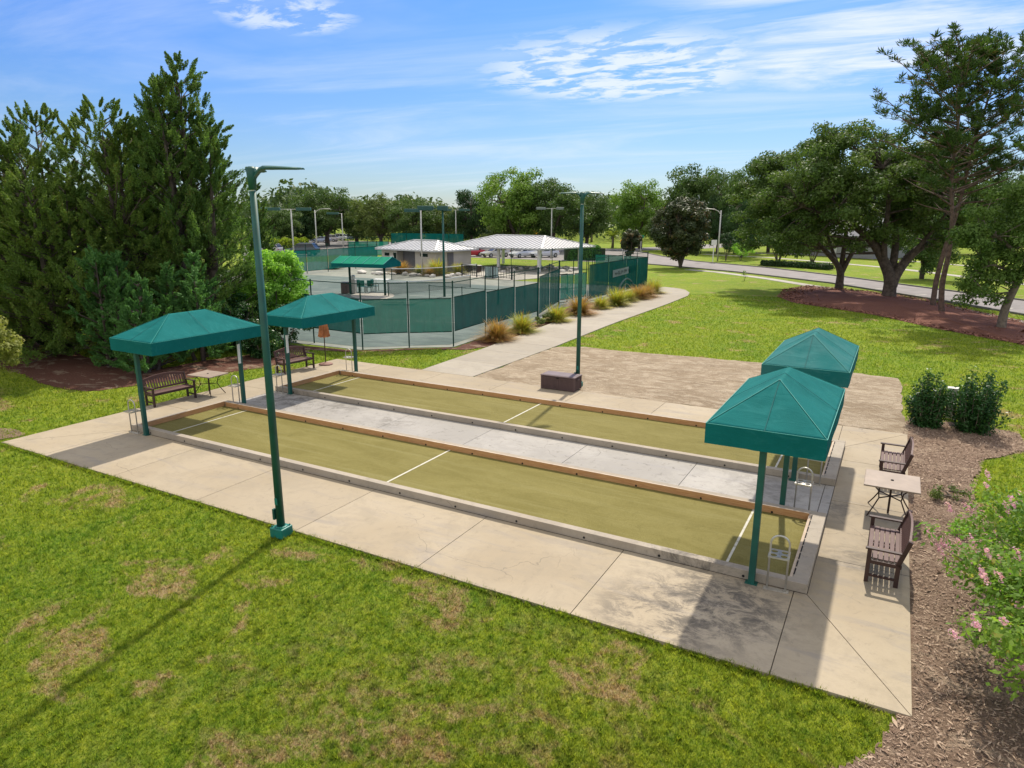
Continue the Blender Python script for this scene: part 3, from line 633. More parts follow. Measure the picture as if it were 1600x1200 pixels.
# ------------------------------------------------------------------ ball racks
def rack(label):
    t = thing('cup_rack', label, 'cup rack', group='metal hoop cup racks by the canopy posts')
    hw = .145; H = .98; pts = [(-hw, 0, .01), (-hw, 0, H-hw)]
    for k in range(1, 12): a = math.pi*(1-k/12); pts.append((hw*math.cos(a), 0, H-hw+hw*math.sin(a)))
    pts += [(hw, 0, H-hw), (hw, 0, .01)]
    b = MB(); b.tube(pts, .0165, 10); b.build('hoop', MT['steel'], t, smooth=True)
    # plate with four round holes: ring strips around each hole
    b = MB(); z = .66; S = .16; n = 24
    for (cx_, cy_) in ((-.08, -.075), (.08, -.075), (-.08, .075), (.08, .075)):
        V = []; hr = .052
        for k in range(n):
            a = 2*math.pi*k/n; dx, dy = math.cos(a), math.sin(a); s_ = min(.08/max(abs(dx), 1e-6), .075/max(abs(dy), 1e-6))
            V += [(cx_+hr*dx, cy_+hr*dy, z), (cx_+s_*dx, cy_+s_*dy, z)]
        V2 = [(x, y, zz_-.005) for (x, y, zz_) in V]
        F = [(2*k, 2*k+1, 2*((k+1) % n)+1, 2*((k+1) % n)) for k in range(n)]
        F2 = [tuple(2*n+i for i in reversed(f)) for f in F]
        Fi = [(2*k, 2*((k+1) % n), 2*n+2*((k+1) % n), 2*n+2*k) for k in range(n)]
        b.add(V+V2, F+F2+Fi)
    for s1 in (-1, 1): b.box((0, s1*.152, z-.012), (.326, .004, .03)); b.box((s1*.162, 0, z-.012), (.004, .30, .03))
    b.build('cup_plate', MT['steel'], t)
    b = MB(); b.box((0, 0, .006), (.40, .10, .012))
    for s1 in (-1, 1): b.tube([(s1*.175, 0, .01), (s1*.175, 0, .03)], .010, 6)
    b.build('foot_plate', MT['steel'], t)
    return t
r0 = rack('metal hoop cup rack at the front right corner of the near court, nearest the lawn')
place(r0, (17.73, -.11, 0), R(3))
for (x, y, lab) in [(17.70, 3.46, 'metal hoop cup rack on the right end of the grey middle walk'),
                    (17.74, 5.22, 'metal hoop cup rack at the far court kerb, half hidden by a canopy'),
                    (.33, -.11, 'metal hoop cup rack at the left front corner of the near court'),
                    (.35, 3.40, 'metal hoop cup rack behind the near court, beside the table at the left end'),
                    (.36, 5.24, 'metal hoop cup rack left of the front post of the tennis side canopy'),
                    (.38, 8.78, 'metal hoop cup rack at the farthest left court corner near the closed umbrella')]:
    place(copy_tree(r0), (x, y, 0), R(random.Random(x+y).uniform(-4, 4)), lab)

# ------------------------------------------------------------------ benches (local: x along, front is -y)
def bench(label):
    t = thing('park_bench', label, 'bench', group='brown slatted benches')
    Lb = 1.5; hx = Lb/2
    b = MB()
    for i in range(6): b.box((0, -.235+i*.083, .43+.004*abs(i-2.5)), (Lb-.10, .070, .022))
    b.build('seat', MT['plank'], t, bevel=.004)
    b = MB()
    b.box((0, -.25, .395), (Lb-.1, .025, .06)); b.box((0, .20, .395), (Lb-.1, .025, .06))
    for s in (-1, 1): b.box((s*(hx-.03), 0, .38), (.045, .50, .065)); b.box((s*(hx-.03), -.01, .13), (.04, .46, .04))
    b.box((0, -.02, .38), (.04, .44, .05)); b.build('seat_frame', MT['plank_dark'], t, bevel=.003)
    tilt = .13
    def bk(z): return .20+(z-.42)*.30
    for s in (-1, 1):
        l = MB(); l.box((s*(hx-.03), -.245, .30), (.055, .065, .60)); l.build('leg', MT['plank_dark'], t, bevel=.004)
        l = MB(); l.bar((s*(hx-.03), .20, 0), (s*(hx-.03), .20, .42), .055, .07); l.bar((s*(hx-.03), bk(.40), .40), (s*(hx-.03), bk(.86), .86), .055, .07); l.build('leg', MT['plank_dark'], t, bevel=.004)
        l = MB(); l.box((s*(hx-.03), -.02, .615), (.075, .58, .028)); l.build('armrest', MT['plank_dark'], t, bevel=.005)
    b = MB(); n = 14
    top = lambda x: .80+.095*math.cos(x/hx*math.pi/2)
    for i in range(n):
        x0, x1 = -hx+.06+(Lb-.12)*i/n, -hx+.06+(Lb-.12)*(i+1)/n
        b.bar((x0, bk(top(x0)), top(x0)), (x1+.004, bk(top(x1)), top(x1)), .035, .085)
    b.bar((-hx+.05, bk(.50), .50), (hx-.05, bk(.50), .50), .03, .06)
    b.build('back_rail', MT['plank'], t)
    b = MB(); ns = 15
    for i in range(ns):
        x = -hx+.11+(Lb-.22)*i/(ns-1); b.bar((x, bk(.51), .51), (x, bk(top(x)), top(x)-.03), .050, .018, up=(0, 1, 0))
    b.build('backrest', MT['plank'], t)
    return t
bn = bench('brown slatted bench at the right pad edge, nearest the camera and pink shrub')
place(bn, (19.27, 1.68, 0), R(-90))
for (x, y, rz, lab) in [(19.33, 6.60, -90, 'brown slatted bench at the right pad edge, beyond the square table'),
                        (-1.88, 2.60, 86, 'brown slatted bench under the left end of the near court beside a table'),
                        (-1.86, 8.10, 85, 'brown slatted bench in the far left pad corner beside the closed umbrella')]:
    place(copy_tree(bn), (x, y, 0), R(rz), lab)

# ------------------------------------------------------------------ tables
def table(label, wx, wy):
    t = thing('patio_table', label, 'table', group='stone topped patio tables')
    b = MB(); b.box((0, 0, .715), (wx, wy, .035)); b.build('tabletop', MT['tabletop'], t, bevel=.01)
    b = MB(); b.lathe([(.03, 0), (.03, .012), (.0, .013)], 14, (0, 0, .734)); b.build('umbrella_hole', MT['hole'], t)
    fx, fy = wx*.36, wy*.36
    for sx_ in (-1, 1):
        for sy_ in (-1, 1):
            b = MB(); pts = [(sx_*fx*.9, sy_*fy*.9, .69), (sx_*fx*.62, sy_*fy*.62, .55), (sx_*fx*.55, sy_*fy*.55, .38), (sx_*fx*.80, sy_*fy*.80, .18), (sx_*fx*1.05, sy_*fy*1.05, 0.01)]
            b.tube(pts, .014, 8); b.build('leg', MT['iron'], t, smooth=True)
    b = MB(); b.bar((-fx*.56, -fy*.56, .38), (fx*.56, fy*.56, .38), .02); b.bar((-fx*.56, fy*.56, .385), (fx*.56, -fy*.56, .385), .02)
    b.box((0, 0, .685), (wx*.8, wy*.8, .02)); b.build('brace', MT['iron'], t)
    b = MB(); b.tube([(0, 0, .01), (0, 0, .68)], .022, 10); b.build('centre_pole', MT['iron'], t)
    return t
place(table('square tan stone table between the two benches on the right pad edge', 1.02, 1.02), (19.30, 4.28, 0))
place(table('tan stone table between bench and cup rack at the left end of the courts', 1.05, .85), (-1.60, 3.88, 0), R(5))

# ------------------------------------------------------------------ closed umbrella
t = thing('closed_umbrella', 'closed tan and rust umbrella standing in a round pinkish base', 'umbrella', (-1.62, 9.55, 0))
b = MB(); b.lathe([(.27, 0), (.29, .02), (.27, .05), (.12, .07), (.05, .10)], 24); b.build('base', MT['base_pink'], t, smooth=True)
b = MB(); b.tube([(0, 0, .05), (0, 0, 2.0)], .02, 8); b.build('pole', MT['iron'], t)
b = MB(); n = 16; V = []
prof = [(.21, 1.16), (.19, 1.30), (.16, 1.55), (.12, 1.80), (.05, 1.95), (.01, 1.99)]
for r_, z in prof:
    for k in range(n): a = 2*math.pi*k/n; rr_ = r_*(1+.28*(1 if k % 2 else -1)*(z < 1.9)); V.append((rr_*math.cos(a), rr_*math.sin(a), z+(.05 if k % 2 and z < 1.2 else 0)))
b.add(V, [(i*n+k, i*n+(k+1) % n, (i+1)*n+(k+1) % n, (i+1)*n+k) for i in range(5) for k in range(n)])
o = b.build('folded_canopy', MT['umbrella'], t, loc=(0, 0, 0)); o.modifiers.new('s', 'SOLIDIFY').thickness = .006

# ------------------------------------------------------------------ storage box
t = thing('storage_box', 'brown ribbed deck storage box standing in front of the middle light pole', 'storage box', (8.73, 10.68, 0), R(1))
b = MB(); b.box((0, 0, .25), (1.28, .62, .46))
for s in (-1, 1):
    for y in (-1, 1): b.box((s*.625, y*.305, .25), (.07, .05, .48))
b.box((0, -.315, .25), (.05, .02, .46)); b.box((0, -.315, .045), (1.24, .02, .05)); b.box((0, -.315, .43), (1.24, .02, .05))
for i in range(22):
    x = -.575+i*.0548
    if abs(x) > .05: b.box((x, -.314, .24), (.030, .010, .34))
for i in range(9): b.box((.644, -.24+i*.06, .25), (.010, .034, .42))
b.build('box_body', MT['brown_box'], t, bevel=.004)
b = MB(); b.box((0, 0, .505), (1.34, .69, .04)); b.box((0, 0, .529), (1.22, .56, .012)); b.build('lid', MT['brown_box_lid'], t, bevel=.01)
b = MB(); b.box((0, -.335, .45), (.09, .02, .035)); b.build('latch', MT['hole'], t)
b = MB(); b.box((.668, 0, .40), (.02, .2, .035)); b.build('handle', MT['brown_box_lid'], t)

# ------------------------------------------------------------------ light poles by the courts
def arm(t, d, Ls, z, mat):
    d = Vector((*d, 0)).normalized(); s_ = Vector((-d.y, d.x, 0)); V = []; n = 12
    for i in range(n+1):
        u = i/n; x = u*Ls; zz_ = z-.26*(1-min(1, u/.26))**2.0 - .03*max(0, u-.45)
        wd = .03+.13*min(1, u/.35)*(1 if u < .8 else 1-.55*(u-.8)/.2); th = .062*(1-u*.75)+.012
        if u < .3: wd = .05+.05*u/.3
        if u >= .3: wd = max(wd, .12)*(1 if u < .85 else .75)
        for (a, c_) in ((-1, -1), (1, -1), (1, 0), (.55, 1), (-.55, 1), (-1, 0)):
            V.append(d*x+s_*(a*wd)+Vector((0, 0, zz_+c_*th*.5)))
    F = [(i*6+k, i*6+(k+1) % 6, (i+1)*6+(k+1) % 6, (i+1)*6+k) for i in range(n) for k in range(6)]+[tuple(range(5, -1, -1)), tuple(n*6+k for k in range(6))]
    b = MB(); b.add(V, F); o = b.build('lamp_arm', mat, t, smooth=False, bevel=.006); return o
def light_pole(label, loc, H, arms, rz, plinth=True):
    t = thing('light_pole', label, 'light pole', loc, 0, 'green double headed light poles by the courts')
    b = MB(); V = []
    b.tube([(0, 0, .1), (0, 0, H*.5), (0, 0, H-.42)], [.080, .070, .058], 12); b.build('pole', MT['green_paint'], t, smooth=True)
    b = MB(); b.tube([(0, 0, H-.40), (0, 0, H-.05), (0, 0, H-.01)], [.066, .088, .05], 12); b.build('pole_head', MT['green_paint'], t, smooth=True)
    b = MB(); b.tube([(0, 0, H-.425), (0, 0, H-.395)], .05, 10); b.build('collar', MT['steel'], t)
    for d, l in arms: arm(t, d, l, H-.03, MT['green_paint'])
    b = MB(); b.box((0, 0, .10), (.31, .31, .2), rz); b.build('plinth', MT['teal_paint'], t, bevel=.02)
    b = MB()
    for ax_ in (-1, 1):
        for ay_ in (-1, 1): b.tube([(ax_*.115, ay_*.115, .2), (ax_*.115, ay_*.115, .235)], .014, 6)
    b.lathe([(.12, .2), (.12, .212), (.10, .22)], 16); b.build('anchor_bolts', MT['teal_paint'], t)
    b = MB(); b.box((.02, -.092, .75), (.07, .012, .14)); b.build('hand_hole_cover', MT['teal_paint'], t, bevel=.004)
    b = MB(); b.box((-.085, -.06, .46), (.05, .07, .22), rz); b.build('junction_box', MT['green_paint'], t, bevel=.005)
    return t
light_pole('tall dark green double headed light pole on a teal plinth at the lawn edge', (8.93, -2.63, -.05), 6.93, [((.90, .42), .92), ((-.75, .9), .9)], R(4))
light_pole('tall dark green double headed light pole behind the brown storage box', (9.10, 11.32, -.05), 6.93, [((-.92, -.35), .80), ((.7, .75), .80)], R(0))

# ------------------------------------------------------------------ tennis fence
def uvquad(name, a, b_, z0, z1, mat, parent, sag=0., wav=0.):
    n = 24; V = []; F = []
    nl = Vector((b_[1]-a[1], a[0]-b_[0], 0)).normalized()*(wav*2.2)
    for i in range(n+1):
        u = i/n; x = a[0]+(b_[0]-a[0])*u; y = a[1]+(b_[1]-a[1])*u; s_ = math.sin(math.pi*u)
        q = s_*math.sin(u*23+x); V += [(x+nl.x*q, y+nl.y*q, z0+wav*2*math.sin(u*9+x)), (x+nl.x*q*.4, y+nl.y*q*.4, z1-sag*s_)]
    for i in range(n): F.append((2*i, 2*i+2, 2*i+3, 2*i+1))
    m_ = MB(); m_.add(V, F); return m_.build(name, mat, parent)
def fence(name, label, pts, H, screens, group=None, postr=.032, mat_screen='screen', mesh=True, rails=(1.0,), cat='fence'):
    ox, oy = pts[0]; t = thing(name, label, cat, (ox, oy, 0), 0, group); P = [(p[0]-ox, p[1]-oy) for p in pts]
    for i, p in enumerate(P):
        b = MB(); b.tube([(p[0], p[1], -.04), (p[0], p[1], H+.03)], postr, 8); b.lathe([(postr*1.3, 0), (postr*1.1, .03), (.004, .05)], 8, (p[0], p[1], H+.02)); b.build('post', MT['fencepost'], t)
    b = MB()
    for a_, c_ in zip(P[:-1], P[1:]):
        for r_ in rails: b.bar((*a_, H*r_-.02), (*c_, H*r_-.02), .035)
    b.build('rail', MT['fencepost'], t)
    for i, (a_, c_) in enumerate(zip(P[:-1], P[1:])):
        sp = screens.get(i, screens.get('all')) if screens else None
        if mesh: uvquad('chain_link', a_, c_, .02, H, MT['chain'], t)
        if sp:
            d = Vector((c_[0]-a_[0], c_[1]-a_[1], 0)); l = d.length; d.normalize(); nrm = Vector((d.y, -d.x, 0))*.045
            e = .06
            aa = (a_[0]+d.x*e+nrm.x, a_[1]+d.y*e+nrm.y); bb = (c_[0]-d.x*e+nrm.x, c_[1]-d.y*e+nrm.y)
            o = uvquad('windscreen', aa, bb, sp[0], sp[1], MT[sp[2] if len(sp) > 2 else mat_screen], t, .03, .012)
            
            for hz2 in (sp[0], sp[1]-.015): hb = MB(); hb.bar((*aa, hz2), (*bb, hz2), .012, .045); hb.build('hem', MT['fencepost'], o)
    return t
fpts = [(-15.5, 16.0), (-11.0, 14.9), (-5.85, 13.15), (-2.61, 13.0), (-1.04, 14.5), (.62, 15.80), (.36, 19.2), (.20, 22.6), (.05, 25.8)]
f = fence('chain_link_fence', 'dark green chain link fence with hung windscreens round the near tennis court', fpts, 3.05,
      {0: (.7, 2.3, 'screen_dark'), 1: (.7, 2.35, 'screen_dark'), 2: (.75, 2.35, 'screen_dark'), 3: (.72, 2.32), 4: (.70, 2.30), 5: (.72, 2.35, 'screen_dark'), 6: (.55, 2.25, 'screen_dark'), 7: (.5, 2.2, 'screen_dark')})
f2 = fence('chain_link_fence', 'windscreen fence bay turning away behind the ornamental grasses', [(.05, 25.9), (-.9, 29.3), (-1.75, 32.6)], 3.05, {'all': (.3, 2.55, 'screen_dark')})
f3 = fence('chain_link_fence', 'chain link gate fence with pale green screen beside the middle light pole', [(-1.75, 32.7), (-1.45, 34.4), (-1.1, 36.0)], 3.05, {'all': (.35, 2.1, 'screen_far')}, rails=(1., .35))
t = thing('fence_gate', 'framed see through gate in the tennis fence', 'gate', (-1.9, 32.9, 0))
f4 = fence('chain_link_fence', 'tall fence of dark windscreens along the path end carrying a white banner', [(-1.05, 36.2), (-1.05, 40.2), (-.98, 44.0), (-.80, 46.3), (-.56, 48.5)], 3.05, {'all': (.12, 2.62, 'screen_dark')})
f5 = fence('chain_link_fence', 'short dark screened fence side leading back from the far path corner', [(-.6, 48.55), (-3.3, 49.6), (-6.4, 50.4)], 3.05, {'all': (.12, 2.62, 'screen')})
f6 = fence('chain_link_fence', 'bare chain link fence behind the far courts in front of the hedge', [(-6.6, 50.4), (-10.5, 49.6), (-14.5, 48.6)], 3.05, None)
g_ = t
b = MB(); 
for (a_, c_) in (((0, 0, .1), (0, 0, 2.1)), ((.22, 1.0, .1), (.22, 1.0, 2.1)), ((0, 0, 2.1), (.22, 1.0, 2.1)), ((0, 0, .1), (.22, 1.0, .1)), ((0, 0, 1.1), (.22, 1.0, 1.1))): b.bar(a_, c_, .045)
b.build('gate_frame', MT['fencepost'], t)
b = MB(); b.box((.16, .85, 1.05), (.06, .1, .14)); b.build('latch', MT['steel'], t)
# white banner with dark lettering on the windscreen
bt = thing('fence_banner', 'faded white banner with dark lettering hung on the dark fence screen', 'banner', (-.90, 40.9, 0))
b = MB(); b.add([(0, 0, 1.35), (-.0, 5.6, 1.50), (-.0, 5.6, 2.05), (0, 0, 1.92)], [(0, 1, 2, 3)]); o = b.build('banner_sheet', simple('banner vinyl', (.20, .27, .28), .8), bt); o.modifiers.new('s', 'SOLIDIFY').thickness = .01
b = MB(); rr = random.Random(4); y = .45
for k in range(14):      # too faded to read: broken dark strokes of the height of the letters
    if k == 8: y += .3
    z0 = 1.46+.025*y; hl = .32
    b.box((.02, y, z0+hl/2), (.012, .05, hl*rr.uniform(.6, 1)))
    if rr.random() < .7: b.box((.02, y+.10, z0+hl*rr.choice([.1, .5, .9])), (.012, .2, .05))
    if rr.random() < .5: b.box((.02, y+.2, z0+hl*rr.choice([.3, .7])), (.012, .05, hl*.5))
    y += .355
b.build('lettering', simple('banner ink', (.03, .06, .07), .8), bt)
b = MB(); pts = [(.03, 1.2+3.9*k/16, .18+.85*math.sin(math.pi*(k/16))**.8) for k in range(17)]; b.tube(pts, .07, 6); pts = [(.03, 2.0+2.3*k/12, .16+.45*math.sin(math.pi*(k/12))) for k in range(13)]; b.tube(pts, .04, 6)
b.build('arc_emblem', simple('banner pale mark', (.10, .17, .17), .8), bt)
# low inner fence and the net fence lines
fence('court_divider_fence', 'low dark divider rail fence across the near tennis court', [at(671, 466), at(722, 470), at(778, 474)], .98, None, postr=.03, mesh=True)
fence('court_divider_fence', 'sloping chain link divider fence joining the near court corner', [at(779, 474), at(803, 470), at(820, 466)], 1.9, None, postr=.03, mesh=True)
def net(label, a, c_):
    t = thing('tennis_net', label, 'tennis net', (*a, 0), 0, 'tennis nets'); d = (c_[0]-a[0], c_[1]-a[1])
    for p in ((0, 0), d):
        b = MB(); b.tube([(*p, 0), (*p, 1.07)], .04, 8); b.build('net_post', MT['fencepost'], t)
    n = 10; b = MB(); V = []
    for i in range(n+1):
        u = i/n; h = 1.07-.15*math.sin(math.pi*u); V += [(d[0]*u, d[1]*u, .03), (d[0]*u, d[1]*u, h)]
    b.add(V, [(2*i, 2*i+2, 2*i+3, 2*i+1) for i in range(n)]); b.build('net_mesh', MT['net'], t)
    b = MB()
    for i in range(n): b.bar((V[2*i+1]), (V[2*i+3]), .015, .07)
    b.build('net_tape', MT['white'], t)
net('tennis net stretched right of the small green court canopy', at(607, 462), at(735, 449))
net('tennis net far back by the white rocks', at(612, 437), at(745, 428))

# ------------------------------------------------------------------ small court canopy with furniture
sA = at(548, 459); sB = at(602, 461.5)
t = thing('court_canopy', 'green gabled canopy with ribbed roof over patio chairs on the tennis court', 'canopy', (*sA, 0), math.atan2(sB[1]-sA[1], sB[0]-sA[0]))
ls = math.hypot(sB[0]-sA[0], sB[1]-sA[1])
for x in (0, ls): b = MB(); b.box((x, 0, 1.35), (.13, .13, 2.7)); b.build('post', MT['fencepost'], t)
x0, x1, hy, ze, zr, zb = -.75, ls+.75, 1.35, 2.50, 3.0, 2.22
b = MB(); b.add([(x0, -hy, ze), (x1, -hy, ze), (x1, 0, zr), (x0, 0, zr), (x0, hy, ze), (x1, hy, ze)], [(0, 1, 2, 3), (3, 2, 5, 4)]); o = b.build('canopy_roof', MT['green_canvas'], t); o.modifiers.new('s', 'SOLIDIFY').thickness = .01
b = MB(); b.add([(x0, -hy, ze), (x1, -hy, ze), (x1, -hy, zb), (x0, -hy, zb), (x0, hy, ze), (x1, hy, ze), (x1, hy, zb), (x0, hy, zb), (x0, 0, zr), (x1, 0, zr)], [(3, 2, 1, 0), (4, 5, 6, 7), (1, 2, 6, 5, 9), (0, 8, 4, 7, 3)]); o = b.build('valance', MT['canvas'], t); o.modifiers.new('s', 'SOLIDIFY').thickness = .01
b = MB()
for i in range(6): x = x0+(x1-x0)*i/5; b.bar((x, -hy, ze+.02), (x, 0, zr+.02), .05, .03); b.bar((x, hy, ze+.02), (x, 0, zr+.02), .05, .03)
b.build('seam', MT['seam'], t)
sheet_struct('canopy_slab', smooth_poly([at(545, 462), at(560, 457), at(612, 458), at(618, 463), at(600, 467), at(560, 466)], 1), -.008, MT['sidewalk'], .03)
def patio_chair(label):
    t = thing('patio_chair', label, 'chair', group='patio chairs under the green court canopy')
    b = MB(); b.box((0, 0, .44), (.5, .48, .03)); b.build('seat', MT['teal_paint'], t)
    b = MB(); b.box((0, .24, .72), (.5, .04, .5)); b.build('backrest', MT['teal_paint'], t)
    for s in (-1, 1):
        for y in (-1, 1): b = MB(); b.bar((s*.24, y*.22, 0), (s*.23, y*.21, .44), .035); b.build('leg', MT['iron'], t)
        b = MB(); b.bar((s*.25, -.2, .64), (s*.25, .22, .66), .04, .02); b.bar((s*.25, -.2, .44), (s*.25, -.2, .64), .03); b.build('armrest', MT['iron'], t)
    return t
pc = patio_chair('green patio chair next to the left canopy post on the tennis court')
place(pc, (*at(557, 456), 0), R(30))
place(copy_tree(pc), (*at(567, 456), 0), R(200), 'green patio chair facing away beside the court table')
place(copy_tree(pc), (*at(577, 457), 0), R(20), 'green patio chair in the middle under the small court canopy')
place(copy_tree(pc), (*at(586, 455), 0), R(100), 'dark patio chair nearest the white court table')
t = thing('court_table', 'white framed table at the right end of the small court canopy', 'table', (*at(597, 455), 0), R(20))
b = MB(); b.box((0, 0, .98), (1.25, .6, .04)); b.build('tabletop', MT['white'], t)
for s in (-1, 1):
    for y in (-1, 1): b = MB(); b.bar((s*.58, y*.26, 0), (s*.58, y*.26, .97), .05); b.build('leg', MT['white'], t)
t = thing('waste_bin', 'brown square waste bin left of the small court canopy', 'bin', (*at(540, 458), 0), R(20))
b = MB(); b.box((0, 0, .42), (.55, .55, .84)); b.build('bin_body', MT['brown_box'], t, bevel=.03)
b = MB(); b.box((0, 0, .87), (.6, .6, .07)); b.build('lid', MT['iron'], t, bevel=.02)
t = thing('water_cooler', 'grey water cooler stand beside the chairs on the tennis court', 'water cooler', (*at(553, 458), 0), R(20))
b = MB(); b.box((0, 0, .55), (.42, .42, 1.1)); b.build('cooler_body', MT['white_metal'], t, bevel=.03)
b = MB(); b.lathe([(.16, 0), (.17, .3), (.1, .36)], 14, (0, 0, 1.1)); b.build('water_bottle', MT['white'], t)

# ------------------------------------------------------------------ farther fences
fence('windscreen_fence', 'bright green windscreen fence on the left far side of the tennis courts', [at(u, v) for u, v in [(396, 436), (420, 433), (446, 430), (480, 427), (513, 424), (556, 419.5), (590, 416)]], 3.05, {'all': (.25, 2.5, 'screen_far')}, postr=.04)
fence('windscreen_fence', 'blue green windscreen fence behind the cream clubhouse', [at(612, 394), at(636, 394), at(664, 395), at(702, 396), at(725, 397)], 3.6, {'all': (.3, 3.3, 'screen_dark')}, postr=.05, mesh=False)
fence('windscreen_fence', 'small far windscreen fence between the car park and the clubhouse', [at(545, 403), at(575, 402), at(608, 402)], 3.0, {'all': (.3, 2.4, 'screen_far')}, postr=.05, mesh=False)
def railing(label, pts, H):
    t = thing('metal_railing', label, 'railing', (*pts[0], 0)); P = [(p[0]-pts[0][0], p[1]-pts[0][1]) for p in pts]
    b = MB()
    for a_, c_ in zip(P[:-1], P[1:]): b.bar((*a_, H), (*c_, H), .06); b.bar((*a_, .15), (*c_, .15), .05)
    b.build('rail', MT['black_rail'], t)
    b = MB()
    for a_, c_ in zip(P[:-1], P[1:]):
        n = max(2, int(math.hypot(c_[0]-a_[0], c_[1]-a_[1])/.32))
        for i in range(n): u = i/n; x, y = a_[0]+(c_[0]-a_[0])*u, a_[1]+(c_[1]-a_[1])*u; b.bar((x, y, .1), (x, y, H), .03)
    b.build('balusters', MT['black_rail'], t)
    for p in P: b = MB(); b.bar((*p, 0), (*p, H+.1), .1); b.build('post', MT['black_rail'], t)
railing('low black railing round the pavilion patio', [at(722, 431), at(745, 433), at(770, 435), at(800, 437)], 1.15)

# ------------------------------------------------------------------ clubhouse and pavilion
def hip(b, x0, x1, y0, y1, ze, zr, hr, th=.06):
    cyy = (y0+y1)/2; ra = (x0+hr, cyy, zr); rb = (x1-hr, cyy, zr)
    V = [(x0, y0, ze), (x1, y0, ze), (x1, y1, ze), (x0, y1, ze), ra, rb]
    b.add(V, [(0, 1, 5, 4), (1, 2, 5), (2, 3, 4, 5), (3, 0, 4)])
    b.add([(x, y, z-th) for x, y, z in V[:4]], [(3, 2, 1, 0)]); b.add([V[0], V[1], V[2], V[3]]+[(x, y, z-th) for x, y, z in V[:4]], [(4, 5, 1, 0), (5, 6, 2, 1), (6, 7, 3, 2), (7, 4, 0, 3)])
def ribs(b, x0, x1, y0, y1, ze, zr, hr, step, w_=.05, h_=.05):
    cyy = (y0+y1)/2; hy = cyy-y0
    x = x0+step/2
    while x < x1:
        f_ = min(1, (x-x0)/hr, (x1-x)/hr); z = ze+(zr-ze)*f_
        for s in (-1, 1): b.bar((x, cyy+s*hy, ze+h_/2), (x, cyy+s*hy*(1-f_), z+h_/2), w_, h_)
        x += step
    y = y0+step/2
    while y < y1:
        f_ = 1-abs(y-cyy)/hy
        b.bar((x0, y, ze+h_/2), (x0+hr*f_, y, ze+(zr-ze)*f_+h_/2), w_, h_); b.bar((x1, y, ze+h_/2), (x1-hr*f_, y, ze+(zr-ze)*f_+h_/2), w_, h_)
        y += step
def ridges(b, x0, x1, y0, y1, ze, zr, hr):
    cyy = (y0+y1)/2; ra = (x0+hr, cyy, zr+.05); rb = (x1-hr, cyy, zr+.05)
    for p, q in (((x0, y0, ze+.05), ra), ((x0, y1, ze+.05), ra), ((x1, y0, ze+.05), rb), ((x1, y1, ze+.05), rb), (ra, rb)): b.bar(p, q, .22, .06)
t = thing('clubhouse', 'cream tennis clubhouse with pale hipped metal roof and dark door recess', 'building', (-29.9, 55.7, 0), R(-10.6))
W2, D2 = 4.5, 2.85
b = MB(); b.box((-3.35, 0, 1.2), (2.7, 2*D2, 2.4)); b.box((2.8, 0, 1.2), (3.4, 2*D2, 2.4)); b.box((-.45, 1.1, 1.2), (3.1, 2*D2-2.2, 2.4)); b.build('wall', MT['siding'], t)
b = MB(); b.box((-.9, -1.93, 1.15), (2.0, .06, 2.25)); b.box((.62, -1.93, 1.15), (.9, .06, 2.25)); b.build('door_screen', MT['wall_grey'], t)
for (x, y, z, sx_, sz_) in ((-3.75, -D2-.02, 1.75, .8, .4), (-2.35, -D2-.02, 1.6, .5, .75), (2.6, -D2-.02, 1.85, 1.2, .38)):
    b = MB(); b.box((x, y, z), (sx_, .06, sz_)); wi = b.build('window', MT['dark_glass'], t)
    b = MB(); b.box((x, y-.02, z-sz_/2-.03), (sx_+.14, .08, .05)); b.box((x, y-.02, z+sz_/2+.03), (sx_+.14, .06, .05)); b.build('frame', MT['white'], wi)
b = MB(); b.box((-2.85, -D2-.05, 1.2), (.7, .05, .8)); b.build('notice_board', MT['white'], t)
b = MB(); b.box((4.53, -.6, 1.05), (.06, .95, 2.1)); b.build('door', MT['wall_grey'], t)
b = MB(); hip(b, -5.15, 5.15, -3.5, 3.5, 2.42, 3.35, 3.1, .16); b.build('roof', MT['roof'], t)
b = MB(); ribs(b, -5.15, 5.15, -3.5, 3.5, 2.42, 3.35, 3.1, .6); b.build('roof_ribs', MT['rib'], t)
b = MB(); ridges(b, -5.15, 5.15, -3.5, 3.5, 2.42, 3.35, 3.1); b.build('ridge_cap', MT['white'], t)
b = MB(); b.tube([(-3.2, -2.0, 2.7), (-3.2, -2.0, 3.15)], .05, 8); b.build('vent_pipe', MT['white_metal'], t)
t = thing('picnic_pavilion', 'open pavilion with long ribbed pale metal hipped roof on white columns', 'pavilion', (-21.7, 63.9, 0), R(-10))
for x in (-6.2, -.1, 5.9):
    for y in (-4.1, 4.1): b = MB(); b.box((x, y, 1.3), (.30, .30, 2.6)); b.build('column', MT['white'], t, bevel=.02)
b = MB(); 
for y in (-4.1, 4.1): b.box((0, y, 2.49), (13.4, .2, .22))
for x in (-6.2, 5.9): b.box((x, 0, 2.49), (.2, 8.4, .22))
b.build('beam', MT['black_rail'], t)
b = MB(); hip(b, -7.3, 7.3, -5.5, 5.5, 2.62, 3.85, 3.6, .14); b.build('roof', MT['roof'], t)
b = MB(); ribs(b, -7.3, 7.3, -5.5, 5.5, 2.62, 3.85, 3.6, .6, .06, .06); b.build('roof_ribs', MT['rib'], t)
b = MB(); ridges(b, -7.3, 7.3, -5.5, 5.5, 2.62, 3.85, 3.6); b.build('ridge_cap', MT['white'], t)
sheet_struct('pavilion_floor', [at(u, v) for u, v in [(705, 424), (720, 432), (800, 438), (868, 432), (912, 428), (905, 417), (800, 415), (718, 417)]], -.012, MT['sidewalk'], .03)
